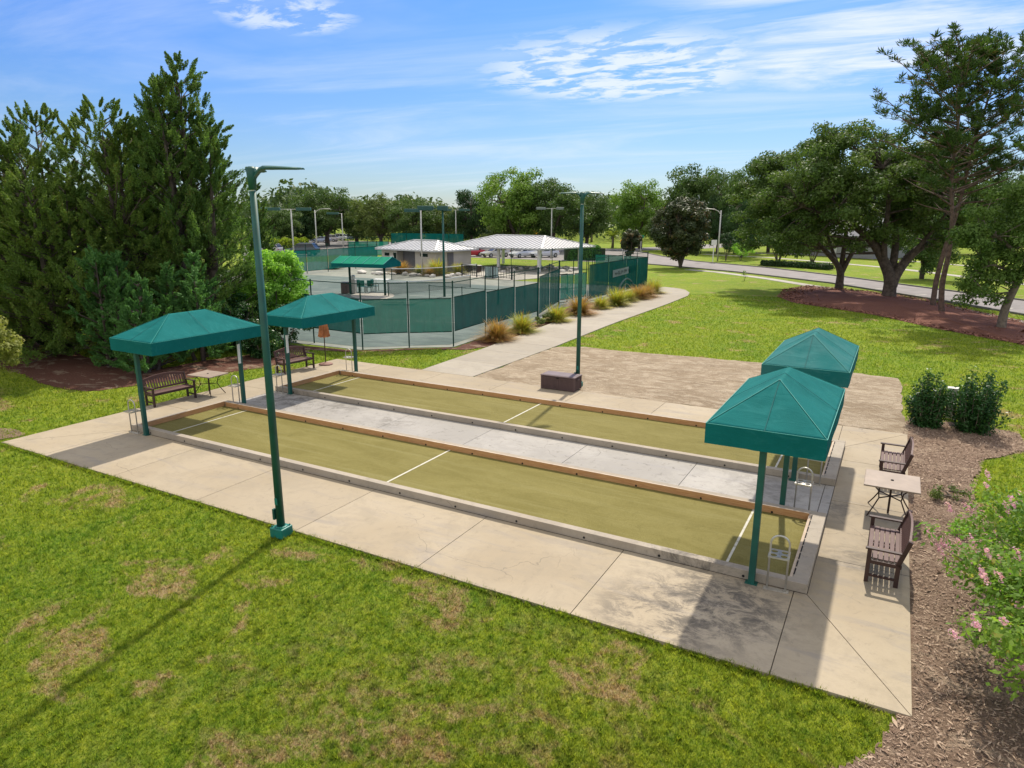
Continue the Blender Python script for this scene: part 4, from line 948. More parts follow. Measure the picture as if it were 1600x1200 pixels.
pt = thing('picnic_table', 'dark picnic table beside the white pavilion column', 'table', (*at(741, 425), 0), R(10), 'picnic tables by the clubhouse')
b = MB(); b.box((0, 0, .74), (1.7, .75, .05)); b.build('tabletop', MT['white_metal'], pt)
for s in (-1, 1): b = MB(); b.box((0, s*.6, .44), (1.7, .25, .04)); b.build('bench_seat', MT['iron'], pt); b = MB(); b.box((s*.6, 0, .37), (.08, 1.2, .7)); b.build('leg', MT['iron'], pt)
place(copy_tree(pt), (*at(726, 423), 0), R(75), 'dark picnic table close to the clubhouse side door')
gx = at(818, 434)
t = thing('electric_cabinet', 'pale green utility cabinet behind the railing', 'cabinet', (*at(768, 434), 0), R(-10)); b = MB(); b.box((0, 0, .55), (1.3, .6, 1.1)); b.build('cabinet_body', MT['screen_cab'] if 'screen_cab' in MT else simple('cabinet paint', (.30, .40, .40), .6), t, bevel=.03); b = MB(); b.box((0, -.31, .6), (.02, .02, .9)); b.build('door_seam', MT['iron'], t)
# white rocks
rk = []
def rock(seed):
    r_ = random.Random(seed); b = MB(); prof = []; n = 9; V = []; ss = (r_.uniform(.8, 1.3), r_.uniform(.6, 1.), r_.uniform(.4, .7))
    for i in range(5):
        th = math.pi*(i+.5)/5
        for k in range(n):
            a = 2*math.pi*k/n; q = .3*r_.uniform(.75, 1.2); V.append((q*math.sin(th)*math.cos(a)*ss[0], q*math.sin(th)*math.sin(a)*ss[1], .12+q*math.cos(th)*ss[2]))
    b.add(V, [(i*n+k, (i+1)*n+k, (i+1)*n+(k+1) % n, i*n+(k+1) % n) for i in range(4) for k in range(n)]+[tuple(range(n)), tuple(4*n+k for k in range(n-1, -1, -1))])
    return b.build('landscape_rock', MT['rock'])
rocks = [rock(i) for i in range(4)]; used = [False]*4
rpos = [(565, 427), (583, 428), (592, 429), (603, 428), (614, 429), (633, 430), (645, 431), (655, 431), (668, 432), (676, 433), (699, 433), (707, 431), (716, 430), (780, 421), (789, 418), (797, 421), (806, 418), (814, 421), (823, 418), (831, 421), (842, 419), (851, 421), (860, 418), (873, 421), (884, 420), (891, 424), (878, 425), (801, 424), (786, 425)]
for i, (u, v) in enumerate(rpos):
    k = i % 4; o = rocks[k] if not used[k] else rocks[k].copy()
    if used[k]: link(o)
    used[k] = True; x, y = at(u, v); s_ = random.Random(i).uniform(.8, 1.7); place(o, (x, y, -.05), i*1.7, None, s_)
    nth = sorted(q[0] for q in rpos if (q[0] < 720) == (u < 720)).index(u)+1
    tag(o, ('%s pale boulder from the left in the edging before the clubhouse' if u < 720 else '%s pale boulder from the left on the slope behind the pavilion') % 'first second third fourth fifth sixth seventh eighth ninth tenth eleventh twelfth thirteenth fourteenth fifteenth sixteenth'.split()[nth-1], 'rock', 'boulders edging the clubhouse bed' if u < 720 else 'boulders behind the pavilion')

# ------------------------------------------------------------------ house across the road
hx_, hy_ = 6.5, 118
t = thing('house', 'grey stucco house with low shingle roof behind the street trees', 'house', (11.5, 116, 0), R(-28))
b = MB(); b.box((0, 0, 1.7), (17, 9, 3.4)); b.box((5, -5, 1.7), (6, 3, 3.4)); b.build('wall', MT['housegrey'], t)
b = MB(); hip(b, -9.3, 9.3, -5.3, 5.3, 3.4, 6.4, 5.3, .2); b.build('roof', MT['houseroof'], t)
b = MB(); hip(b, 1.4, 8.6, -7.2, -1, 3.35, 5.4, 3.0, .2); b.build('porch_roof', MT['houseroof'], t)
for x, y, w__ in ((-6, -4.53, 1.6), (-2.5, -4.53, 1.6), (5, -6.53, 3.4)):
    b = MB(); b.box((x, y, 1.7), (w__, .08, 1.6)); b.build('window', MT['dark_glass'], t)
    b = MB()
    for z in (.86, 2.54): b.box((x, y-.03, z), (w__+.2, .08, .1))
    b.box((x, y-.05, 1.7), (.08, .05, 1.6)); b.build('frame', MT['white'], kids(t)[-1])
b = MB(); b.box((.6, -4.55, 1.05), (1.1, .1, 2.1)); b.build('door', MT['white'], t)

# ------------------------------------------------------------------ cars
def car(label, paintm, kind='sedan', group='cars parked by the pavilion'):
    t = thing('parked_car', label, 'car', group=group)
    Lc, Wc = 4.6, 1.82; hh = {'sedan': 1.44, 'suv': 1.70}[kind]
    # lower body: lofted cross sections along x (front is -x)
    secs = []
    lower = [(-2.3, .45, .62, .72), (-2.2, .30, .74, .85), (-1.6, .22, .86, .90), (-.8, .22, .95, .91), (0, .22, .97, .91), (.9, .22, 1.0, .91), (1.8, .24, 1.02, .89), (2.22, .32, .98, .84), (2.3, .48, .80, .74)]
    if kind == 'suv': lower = [(x, z0+.03, z1+.12, w_) for x, z0, z1, w_ in lower]
    V = []; 
    for x, z0, z1, w_ in lower:
        V += [(x, -w_*.9, z0), (x, -w_, z0+.18), (x, -w_, (z0+z1)/2+.1), (x, -w_*.9, z1), (x, w_*.9, z1), (x, w_, (z0+z1)/2+.1), (x, w_, z0+.18), (x, w_*.9, z0)]
    n = 8; F = [(i*n+k, i*n+(k+1) % n, (i+1)*n+(k+1) % n, (i+1)*n+k) for i in range(len(lower)-1) for k in range(n)]+[tuple(range(n-1, -1, -1)), tuple((len(lower)-1)*n+k for k in range(n))]
    b = MB(); b.add(V, F)
    for s in (-1, 1):
        for x in (-1.42, 1.42):
            pass
    # roof skin
    zt = hh; bw = lower[4][2]
    rfx = (-.15, .95) if kind == 'sedan' else (-.25, 1.75)
    base = (-1.05, 1.85) if kind == 'sedan' else (-1.15, 2.2)
    b.add([(rfx[0], -.62, zt-.03), (rfx[1], -.62, zt-.04), (rfx[1], .62, zt-.04), (rfx[0], .62, zt-.03), (rfx[0]+.1, -.5, zt+.015), (rfx[1]-.1, -.5, zt), (rfx[1]-.1, .5, zt), (rfx[0]+.1, .5, zt+.015)],
          [(0, 1, 5, 4), (1, 2, 6, 5), (2, 3, 7, 6), (3, 0, 4, 7), (4, 5, 6, 7)])
    # pillars
    for s in (-1, 1):
        for (xa, xb) in ((base[0], rfx[0]), (base[1], rfx[1]), ((rfx[0]+rfx[1])/2+.05, (rfx[0]+rfx[1])/2)): b.bar((xa, s*.80, bw-.02), (xb, s*.61, zt-.03), .07, .05)
    b.build('body', paintm, t, bevel=.04)
    b = MB(); b.add([(base[0]+.05, -.79, bw-.03), (base[1]-.05, -.79, bw-.03), (base[1]-.05, .79, bw-.03), (base[0]+.05, .79, bw-.03), (rfx[0]+.02, -.60, zt-.04), (rfx[1]-.02, -.60, zt-.05), (rfx[1]-.02, .60, zt-.05), (rfx[0]+.02, .60, zt-.04)],
                    [(0, 1, 5, 4), (1, 2, 6, 5), (2, 3, 7, 6), (3, 0, 4, 7)]); b.build('windows', MT['dark_glass'], t)
    for s in (-1, 1):
        for x in (-1.42, 1.42):
            b = MB(); b.tube([(x, s*.72, .33), (x, s*.925, .33)], .33, 16); wl = b.build('wheel', MT['tyre'], t)
            b = MB(); b.tube([(x, s*.90, .33), (x, s*.94, .33)], .20, 12); b.build('rim', MT['rim'], wl)
        b = MB(); b.box((-2.20, s*.64, lower[0][2]+.03), (.16, .34, .14)); b.build('headlight', MT['lens'], t)
        b = MB(); b.box((2.24, s*.66, .84), (.12, .30, .13)); b.build('taillight', MT['tail'], t)
        b = MB(); b.box((-.85, s*.97, bw+.06), (.14, .16, .11)); b.build('mirror', paintm, t)
    b = MB(); b.box((-2.3, 0, .46), (.05, .95, .2)); b.build('grille', MT['hole'], t)
    b = MB(); b.box((-2.325, 0, .5), (.01, .45, .05)); b.build('badge_bar', MT['rim'], t)
    return t
nose = R(58)  # heading angle: front (-x) pointed at the courts
w1 = car('white sedan parked nose out behind the pavilion, third from the clubhouse', MT['car_white']); place(w1, (*at(816, 402), 0), R(72))
r1 = car('red sedan parked beside the clubhouse corner', MT['car_red']); place(r1, (*at(734, 400.5), 0), R(48))
s1 = car('pale pearl sedan parked behind the pavilion, second from the clubhouse', MT['car_pearl']); place(s1, (*at(774, 401.5), 0), R(65))
w2_ = copy_tree(w1); place(w2_, (*at(851, 402), 0), R(62), 'white blue sedan parked nearest the round hedge')
g2 = 'cars under the trees in the far lot'
c5 = car('pale blue sedan in the far lot, leftmost of its row', MT['car_blue'], 'sedan', g2); place(c5, (*at(502, 379), 0), R(14))
c6 = car('silver white hatchback second in the far lot row', MT['car_silver'], 'suv', g2); place(c6, (*at(515, 377.5), 0), R(20))
c7 = car('white van like car third in the far lot row', MT['car_white'], 'suv', g2); place(c7, (*at(528, 375.5), 0), R(22))
c8 = copy_tree(c5); place(c8, (*at(542, 375), 0), R(20), 'small pale car at the right end of the far lot row')
c9 = car('dark teal car parked behind the bright green windscreens', MT['car_dark'], 'suv', 'cars behind the left windscreen'); place(c9, (*at(473, 399), 0), R(20), None, 1.15)
c10 = car('white car on the driveway across the road left of the palm', MT['car_white'], 'sedan', 'cars across the road'); place(c10, (*at(912, 366), 0), R(20), None, 1.0)
c11 = copy_tree(c6); place(c11, (*at(420, 397), 0), R(15), 'pale car glimpsed left behind the lime hedge'); c11['group'] = 'cars behind the left windscreen'

# ------------------------------------------------------------------ court lights, street lights, signs
def flood(label, loc, H, heads, rz, polem, headm):
    t = thing('court_light', label, 'floodlight', loc, rz, 'box headed tennis court lights')
    b = MB(); b.tube([(0, 0, 0), (0, 0, H)], [.10, .07], 10); b.build('pole', polem, t, smooth=True)
    lo = min(h_[0] for h_ in heads); hi = max(h_[0] for h_ in heads)
    b = MB(); b.bar((min(lo, 0), 0, H-.03), (max(hi, 0), 0, H-.03), .07); b.build('cross_arm', polem, t)
    for x, l in heads: b = MB(); b.box((x, 0, H-.02), (l, .5, .34)); b.build('lamp_head', headm, t, bevel=.04)
    return t
ua = R(29)
fh = simple('lamp head green', (.025, .085, .075), .5); fg = simple('lamp head grey', (.16, .19, .19), .5)
flood('court light left of the clubhouse with wide green heads on both sides', (*at(461, 420), 0), 6.9, [(-2.0, 1.5), (-3.6, 1.4), (1.5, 1.7)], ua, MT['white_metal'], fh)
flood('court light with one head to its left in front of the far oaks', (*at(537, 395), 0), 6.6, [(-1.5, 2.0)], ua, MT['white_metal'], fh)
flood('thin court light pole rising in front of the clubhouse roof', (*at(660, 430), 0), 6.7, [(-.9, 1.6)], ua, MT['white_metal'], fh)
flood('dark green court light beside the near court divider, right of the small green canopy', (*at(694.5, 463), 0), 6.7, [(-1.3, 1.2), (.0, .8)], ua, MT['green_paint'], fh)
flood('tall court light behind the clubhouse with heads on both sides', (*at(713, 396), 0), 7.2, [(-1.6, 1.8), (1.5, 1.8)], ua, MT['white_metal'], fh)
flood('grey twin headed court light behind the pavilion roof', (*at(861, 404), 0), 7.3, [(-1.6, 1.4), (1.2, 1.1)], ua, MT['white_metal'], fg)
def street(label, loc, H, rz, sz=1.):
    t = thing('street_lamp', label, 'street lamp', loc, rz, 'curved arm street lamps')
    b = MB(); b.tube([(0, 0, 0), (0, 0, H)], [.12, .08], 10); b.build('pole', MT['white_metal'], t, smooth=True)
    b = MB(); b.tube([(0, 0, H-.6), (.3, 0, H-.15), (.9, 0, H+.15), (1.7, 0, H+.22)], .05, 8); b.build('arm', MT['white_metal'], t)
    b = MB(); b.box((2.1, 0, H+.2), (.9, .32, .16)); b.build('lamp_head', MT['white_metal'], t, bevel=.05)
street('pale curved arm street lamp standing by the lime hedge', (*at(496, 396), 0), 7.1, ua)
street('wooden street lamp pole with arm among the oaks beside the road', (*at(1121, 408), 0), 7.0, ua+math.pi)
def signpost(name, label, loc, H, plates, cat='sign'):
    t = thing(name, label, cat, loc, ua); b = MB(); b.box((0, 0, H/2), (.1, .08, H)); b.build('post', MT['white'], t)
    for (k, z, w_, h_, mt) in plates:
        b = MB()
        if k == 'diamond': b.box((0, -.07, z), (w_, .03, w_), rot=Matrix.Rotation(R(45), 3, 'Y'))
        else: b.box((0, -.07, z), (w_, .03, h_))
        b.build('sign_plate', mt, t, bevel=.005)
        if k == 'diamond':
            b = MB(); b.bar((0, -.10, z-.32), (0, -.10, z+.30), .12, .02, up=(0, 1, 0)); b.bar((-.2, -.10, z+.08), (0, -.10, z+.32), .1, .02, up=(0, 1, 0)); b.bar((.2, -.10, z+.08), (0, -.10, z+.32), .1, .02, up=(0, 1, 0)); b.build('arrow_symbol', MT['hole'], kids(t)[-1])
    return t
signpost('warning_sign', 'yellow diamond warning sign on a white post at the road corner', (*at(973, 395), 0), 2.7, [('diamond', 2.0, .85, .8, MT['sign_yellow'])])
signpost('warning_sign', 'yellow diamond warning sign showing above the pavilion roof', (*at(836, 386), 0), 3.6, [('diamond', 2.8, 1.0, .8, MT['sign_yellow'])])
signpost('street_sign', 'small green street name sign beyond the small magnolia', (*at(1001, 392), 0), 2.9, [('rect', 2.6, 1.0, .5, MT['sign_green'])])
signpost('road_sign', 'white road sign on a white post at the far grass verge', (*at(1113.5, 410), 0), 3.0, [('rect', 2.7, .75, .7, MT['white'])])
t = thing('utility_post', 'grey vented utility post standing between the two dark shrubs', 'post', (20.82, 13.2, 0))
b = MB(); b.box((0, 0, .46), (.26, .22, .92)); b.build('post_body', MT['steel'], t, bevel=.02)
b = MB(); b.box((0, 0, .95), (.31, .27, .05)); b.build('cap', MT['white_metal'], t, bevel=.01)
b = MB(); 
for i in range(5): b.box((0, -.113, .5+.07*i), (.18, .012, .02))
b.build('vent_slots', MT['hole'], t)
t = thing('radio_mast', 'thin radio mast rising behind the far treeline', 'mast', (*at(683, 352), 0)); b = MB(); b.tube([(0, 0, 0), (0, 0, 19)], .22, 6); b.build('mast_pole', MT['rib'], t); b = MB(); b.box((0, 0, 18.6), (1.6, .5, .8)); b.build('antenna', MT['rib'], t)

# ------------------------------------------------------------------ vegetation
def unit(v): return v/np.maximum(np.linalg.norm(v, axis=1, keepdims=True), 1e-9)
def leaves(C, nrm, size, aspect=.55, rg=rng, tint=None, dirs=None):
    """diamond leaf per centre; nrm = facing; dirs = long axis (optional)"""
    n = len(C); nrm = unit(nrm)
    a = dirs if dirs is not None else rg.normal(size=(n, 3))
    a = unit(a-nrm*np.sum(a*nrm, 1, keepdims=True)); b_ = np.cross(nrm, a)
    s_ = (size*rg.uniform(.65, 1.35, n))[:, None] if np.ndim(size) == 0 else np.asarray(size)[:, None]
    P = np.stack([C-a*s_*.5, C+b_*s_*aspect*.5, C+a*s_*.5, C-b_*s_*aspect*.5], 1).reshape(-1, 3)
    F = np.arange(4*n).reshape(n, 4); t = tint if tint is not None else rg.uniform(0, 1, n)
    return P, F, t
def cluster_leaves(cl, rad, per, size, rg, flat=.75, upw=.5, asp=.55):
    k = len(cl); per_ = np.full(k, per) if np.ndim(per) == 0 else per
    idx = np.repeat(np.arange(k), per_); d = rg.normal(size=(len(idx), 3)); d = unit(d)*(rg.uniform(0, 1, len(idx))**.45)[:, None]
    d[:, 2] *= flat; r_ = np.asarray(rad) if np.ndim(rad) else np.full(k, rad); C = cl[idx]+d*r_[idx][:, None]
    nr = unit(d+1e-6)*.9+rg.normal(size=C.shape)*.55+np.array([0, 0, upw]); ct = rg.uniform(0, 1, k)
    t = np.clip(ct[idx]*.5+rg.uniform(0, 1, len(idx))*.5, 0, 1)
    return leaves(C, nr, size, asp, rg, t)
def ellip(n, c, r, rg, inner=.35, zmin=-1, lump=.25):
    out = []
    ph = rg.uniform(0, 6.28, 6)
    while len(out) < n:
        d = rg.normal(size=3); d /= np.linalg.norm(d)
        if d[2] < zmin: continue
        a = math.atan2(d[1], d[0]); k = 1+lump*(math.sin(3*a+ph[0]+2*d[2])*.5+math.sin(5*a+ph[1])*math.cos(4*d[2]+ph[2])*.5)
        q = rg.uniform(inner**3, 1)**(1/3)*k; out.append(np.array(c)+d*q*np.array(r))
    return np.array(out)
def branches(b, limbs, cl, rg, r0=.05, every=1, droop=.0):
    """limbs: list of (points, radii); a thin curved branch to each cluster from the nearest lower limb point"""
    LP = []
    for pts, rad in limbs:
        for i in range(len(pts)-1):
            for u in (0, .33, .66): LP.append(np.array(pts[i])*(1-u)+np.array(pts[i+1])*u)
        LP.append(np.array(pts[-1]))
    LP = np.array(LP); zmin = LP[:, 2].max()*.25
    LQ = LP[LP[:, 2] > zmin]
    for c in cl[::every]:
        d = np.linalg.norm(LQ-c, axis=1)+np.maximum(0, LQ[:, 2]-c[2])*1.5; p = LQ[d.argmin()]
        mid = (p+c)/2+np.array([*rg.normal(0, .12, 2), rg.uniform(-.1, .25)-droop])*np.linalg.norm(c-p)*.5
        L_ = np.linalg.norm(c-p); b.tube([p, mid, c], [min(r0*(1+L_*.25), r0*2.2), r0*.7, r0*.3], 5, cap=False)
def limbmesh(limbs, n=10):
    b = MB()
    for pts, rad in limbs:
        # Catmull-Rom for a flowing limb
        P = [Vector(p) for p in pts]; Q = []; RR = []
        for i in range(len(P)-1):
            p0, p1, p2, p3 = P[max(0, i-1)], P[i], P[i+1], P[min(len(P)-1, i+2)]
            for k in range(4):
                u = k/4; Q.append(.5*((2*p1)+(p2-p0)*u+(2*p0-5*p1+4*p2-p3)*u*u+(3*p1-p0-3*p2+p3)*u**3)); RR.append(rad[i]*(1-u)+rad[i+1]*u)
        Q.append(P[-1]); RR.append(rad[-1]); b.tube(Q, RR, n, cap=False)
    return b
def tree(name, label, cat, loc, rz, limbs, cl, crad, per, size, leafm, barkm, rg, group=None, every=1, r0=.05, flat=.75, asp=.55, extra=None):
    t = thing(name, label, cat, loc, rz, group); b = limbmesh(limbs); branches(b, limbs, cl, rg, r0, every); b.build('trunk', barkm, t, smooth=True)
    P, F, tt = cluster_leaves(cl, crad, per, size, rg, flat, asp=asp)
    if extra is not None: P2, F2, t2 = extra; F2 = F2+len(P); P = np.concatenate([P, P2]); F = np.concatenate([F, F2]); tt = np.concatenate([tt, t2])
    npmesh('crown', P, F, leafm, tt, t); return t
RZ = R(29.06)
# ---- the two live oaks on the mulch bed
rg = np.random.default_rng(11)
o2 = [([(0, 0, -.2), (0, 0, .5), (-.05, 0, 1.4), (-.45, .1, 2.4), (-1.5, .1, 4.0), (-3.2, -.2, 5.3), (-5.2, -.4, 6.0), (-7.6, -.4, 6.9)], [.62, .50, .46, .40, .33, .25, .18, .09]),
      ([(.1, 0, .9), (.35, 0, 1.8), (1.2, .1, 3.1), (2.3, .2, 4.0), (3.7, .3, 4.4), (5.0, .2, 5.3)], [.44, .40, .33, .27, .2, .1]),
      ([(.1, .1, 1.2), (.3, .5, 2.6), (.5, 1.0, 4.6), (.2, 1.6, 7.2), (.4, 2.0, 9.6)], [.36, .30, .25, .18, .08]),
      ([(-.7, 0, 2.7), (-1.2, -.5, 4.8), (-1.6, -1.2, 7.2), (-2.6, -1.6, 9.6)], [.26, .21, .15, .07]),
      ([(-2.4, 0, 4.7), (-3.4, 1.3, 6.4), (-5.0, 2.2, 8.0)], [.18, .13, .06]), ([(.9, 0, 2.7), (1.7, -1.0, 4.6), (2.6, -1.8, 6.6)], [.2, .15, .07])]
cl = np.concatenate([ellip(150, (-3.6, 0, 8.0), (6.6, 5.2, 3.9), rg, .45), ellip(60, (2.0, .2, 7.2), (3.8, 4.2, 3.4), rg, .35), ellip(26, (-7.6, 0, 5.8), (2.6, 3, 2.4), rg, .2), ellip(24, (.4, 0, 11.0), (3.8, 3, 1.9), rg, .2), ellip(12, (-4.2, 0, 11.9), (2.6, 2, 1.0), rg, .2), ellip(30, (3.0, .5, 9.4), (3.2, 3, 2.2), rg, .2)])
cl = cl[(cl[:, 2] > 3.6)]
tree('live_oak', 'large live oak with thick forked trunk and long arching left limb', 'tree', (18.54, 50.2, -.05), RZ, o2, cl, .95, 260, .22, MT['l_oak'], MT['bark_oak'], rg, 'trees on the red mulch bed', every=1, r0=.06, flat=.6)
rg = np.random.default_rng(12)
o1 = [([(0, 0, -.2), (0, 0, .6), (-.05, 0, 1.5), (-.5, .1, 2.3), (-1.7, .2, 3.5), (-3.2, .2, 5.0), (-4.6, 0, 6.9)], [.42, .33, .30, .24, .19, .15, .08]),
      ([(0, 0, 1.2), (.1, .2, 2.4), (.15, .2, 4.2), (0, 0, 6.6), (-.4, 0, 9)], [.28, .22, .18, .14, .06]),
      ([(.05, 0, 1.4), (.5, -.1, 2.6), (1.2, -.1, 4.2), (1.9, 0, 6.2), (2.2, 0, 8.0)], [.25, .2, .16, .12, .06]),
      ([(-.3, 0, 2.0), (-.9, .8, 4.0), (-1.5, 1.3, 6.2), (-2.2, 1.5, 8.4)], [.17, .14, .1, .05])]
cl = np.concatenate([ellip(110, (-2.9, 1.0, 8.2), (5.4, 4.6, 3.9), rg, .4), ellip(34, (-6.2, .5, 5.6), (2.7, 3, 2.8), rg, .2), ellip(14, (-2.6, 0, 11.6), (2.2, 2, 1.1), rg, .2), ellip(34, (-6.6, .5, 8.8), (2.9, 3, 2.6), rg, .2)])
tree('live_oak', 'smaller live oak with three slim upright stems at the left of the mulch bed', 'tree', (14.6, 55.6, -.05), RZ, o1, cl, .95, 260, .22, MT['l_oak'], MT['bark_oak'], rg, 'trees on the red mulch bed', r0=.055, flat=.6)
# ---- pines
def pine(label, loc, H, lean, seed, zc, spread, side=0., rad=.32):
    rg = np.random.default_rng(seed); t = thing('pine_tree', label, 'pine tree', loc, RZ, 'pines on the mulch bed')
    n = 9; tr = [(lean*(i/(n-1))**1.2*1.0+.12*math.sin(i*1.7+seed), .1*math.sin(i*2.1), -.2+(H+.2)*i/(n-1)) for i in range(n)]; rad_ = [rad*(1-.86*i/(n-1)) for i in range(n)]
    b = limbmesh([(tr, rad_)]); tips = []
    def tp(z): u = (z+.2)/(H+.2)*(n-1); i = min(int(u), n-2); f = u-i; return Vector(tr[i])*(1-f)+Vector(tr[i+1])*f
    nb = 62
    for k in range(nb):
        z = zc+(H-.6-zc)*(k/nb)**.9; p = tp(z); u = (z-zc)/(H-zc); Lb = spread*(1-.75*u**2.2)*rg.uniform(.45, 1.08)*(.75 if u < .25 else 1); a = rg.uniform(0, 2*math.pi)
        d = Vector((math.cos(a)+side*.5, math.sin(a), 0)).normalized(); rise = rg.uniform(.1, .55)+.5*u
        q = [p, p+d*Lb*.35+Vector((0, 0, Lb*rise*.25)), p+d*Lb*.7+Vector((0, 0, Lb*rise*.55)), p+d*Lb+Vector((0, 0, Lb*rise*.9))]
        b.tube(q, [.065*(1-.5*u), .05*(1-.5*u), .03, .012], 5, cap=False)
        if u < .12 and rg.random() < .6: continue
        for j in range(rg.integers(5, 9)):
            w_ = rg.uniform(.35, 1.0); i = min(int(w_*3), 2); f = w_*3-i; s_ = q[i]*(1-f)+q[i+1]*f
            off = Vector((*rg.normal(0, .45, 2), abs(rg.normal(.25, .25)))); e = s_+off*(Lb*.28+.25); b.tube([s_, (s_+e)/2+Vector((0, 0, -.03)), e], [.018, .013, .008], 4, cap=False); tips += [e, s_*.4+e*.6]
    b.build('trunk', MT['bark_pine'], t, smooth=True)
    T = np.array(tips); idx = np.repeat(np.arange(len(T)), 27); m_ = len(idx); d = rg.normal(size=(m_, 3)); d[:, 2] = np.abs(d[:, 2])*1.1+.1; d = unit(d)
    Ln = rg.uniform(.26, .46, m_); C = T[idx]+d*(Ln*.5)[:, None]+rg.normal(0, .05, (m_, 3))
    nr = np.cross(d, rg.normal(size=(m_, 3))); ct = rg.uniform(0, 1, len(T)); P, F, tt = leaves(C, nr, Ln, .15, rg, np.clip(ct[idx]*.6+rg.uniform(0, .4, m_), 0, 1), d)
    npmesh('crown', P, F, MT['l_pine'], tt, t); return t
pine('tall open pine, nearer of the two crossing pine trunks', (21.74, 40.6, -.05), 16.2, -1.2, 3, 6.2, 5.6, -.15, .19)
pine('tall pine leaning right behind the nearer pine trunk', (21.25, 44.6, -.05), 16.6, 2.2, 8, 6.6, 5.2, .3, .19)
# ---- right tree with a hanging branch
rg = np.random.default_rng(21)
lim = [([(0, 0, -.2), (.05, 0, 1.2), (.45, 0, 2.6), (.9, 0, 4.0), (1.2, 0, 5.6), (1.3, 0, 7)], [.27, .22, .2, .17, .11, .05]), ([(.5, 0, 2.8), (-.3, -.2, 3.3), (-1.4, -.3, 3.6), (-2.4, -.3, 3.0)], [.1, .08, .06, .03]), ([(.8, 0, 3.6), (-.4, .3, 4.8), (-1.8, .4, 5.6)], [.12, .09, .04]), ([(1, 0, 4.2), (2.3, -.3, 5.4), (3.6, 0, 6)], [.12, .09, .04])]
cl = np.concatenate([ellip(80, (.9, 0, 5.4), (3.6, 2.8, 2.2), rg, .3), ellip(20, (-1.5, -.3, 2.7), (1.8, 1.0, 1.25), rg, .1), ellip(14, (2.6, .5, 7.4), (2.2, 2, 1.2), rg, .1)])
tree('shade_tree', 'leaning tree with low drooping branch at the right end of the red mulch', 'tree', (24.33, 35.2, -.05), RZ, lim, cl, .70, 250, .17, MT['l_oak2'], MT['bark_grey'], rg, 'trees on the red mulch bed', r0=.035, flat=.6)
# ---- big trees beyond the road at right
def bigtree(seed, H, rx, leafm, barkm, per=150, size=.30, name='far_oak', ncl=90, vert=.40):
    rg = np.random.default_rng(seed); zc = H*(1-vert); lim = []
    for k in range(4):
        a = k*1.57+rg.uniform(0, 1); e = (math.cos(a)*rx*.6, math.sin(a)*rx*.6, H*.72); lim.append(([(0, 0, -.2), (.05*k, 0, H*.16), (e[0]*.35, e[1]*.35, H*.36), e], [H*.035, H*.027, H*.018, H*.006]))
    cl = ellip(ncl, (0, 0, zc), (rx, rx, H*vert), rg, .30, lump=.16)
    return lim, cl, rg
protos = {}
def fartree(kind, label, u, v, H, w_, rot=0, cat='tree', group='oaks and other trees beyond the courts', lift=0.):
    """kind: (leaf material, name, seed) prototypes; H height, w_ crown width in metres"""
    x, y = at(u, v)
    key = kind
    if key not in protos:
        leafm, seed, nm, vert = {'oak': ('l_far', 31, 'far_oak', .40), 'oakb': ('l_farb', 32, 'far_oak', .42), 'olive': ('l_far2', 33, 'far_oak', .41), 'dark': ('l_dark', 34, 'evergreen_tree', .44), 'oak3': ('l_far', 35, 'far_oak', .45), 'round': ('l_far2', 36, 'ornamental_tree', .40)}[kind]
        lim, cl, rg = bigtree(seed, 10., 5., MT[leafm], MT['bark_oak'], vert=vert)
        t = tree(nm, label, cat, (0, 0, 0), 0, lim, cl, 1.25, 210, .30, MT[leafm], MT['bark_oak'], rg, group, every=2, r0=.05, flat=.65)
        protos[key] = t; o = t
    else: o = copy_tree(protos[key]); o['group'] = group
    o['category'] = cat
    place(o, (x, y, -.05), rot, label, (w_/10., w_/10., H/10.)); return o
def ppm(v): return (v-339.)/6.032   # photograph pixels per metre at the depth of ground row v
FT = [('oak', 'dark tree left of the lime hedge, just right of the juniper', 436, 388, 322, 62), ('dark', 'dark oak mass behind the left court lights', 470, 385, 326, 60),
      ('oak', 'tall rounded oak over the far parked cars', 512, 384, 291, 92), ('oak3', 'oak crown right of the far parked cars', 558, 382, 312, 70),
      ('olive', 'olive green oak behind the single headed court light', 596, 386, 305, 84), ('oak', 'oak behind the left end of the clubhouse', 646, 388, 309, 78),
      ('olive', 'low olive oak behind the clubhouse roof', 690, 386, 318, 60), ('dark', 'dark evergreen oak between clubhouse and bright oak', 737, 388, 293, 66),
      ('oakb', 'tallest bright green oak behind the pavilion', 806, 392, 264, 110), ('oak3', 'wide oak right of the bright oak behind the pavilion', 862, 393, 276, 100),
      ('oak', 'oak crown just right of the middle light pole', 916, 390, 297, 76), ('round', 'small yellow green tree behind the pavilion ridge', 785, 391, 344, 52),
      ('oakb', 'oak left of the brown magnolia across the road', 1000, 388, 281, 86), ('oak', 'tall oak behind the brown magnolia', 1085, 392, 254, 104),
      ('oak3', 'oak between the magnolia and the live oaks', 1148, 396, 262, 84), ('dark', 'dark evergreen beyond the street lamp pole', 1158, 402, 300, 58), ('dark', 'shaded dark tree behind the small yellow tree', 1120, 396, 300, 50), ('oak', 'green bushy tree directly left of the magnolia', 1035, 392, 330, 52),
      ('oak3', 'tree behind the crape myrtles left of the house', 1200, 394, 262, 76), ('olive', 'tree rising over the house roof left end', 1250, 392, 285, 70),
      ('oak', 'tree behind the house roof', 1330, 388, 275, 90), ('dark', 'dark tree at the right end of the house', 1400, 392, 262, 84), ('oak3', 'tree behind the pine trunks', 1470, 396, 268, 96), ('oak', 'tree far right beyond the road', 1545, 398, 258, 100), ('olive', 'rightmost distant tree beyond the road', 1620, 398, 262, 90)]
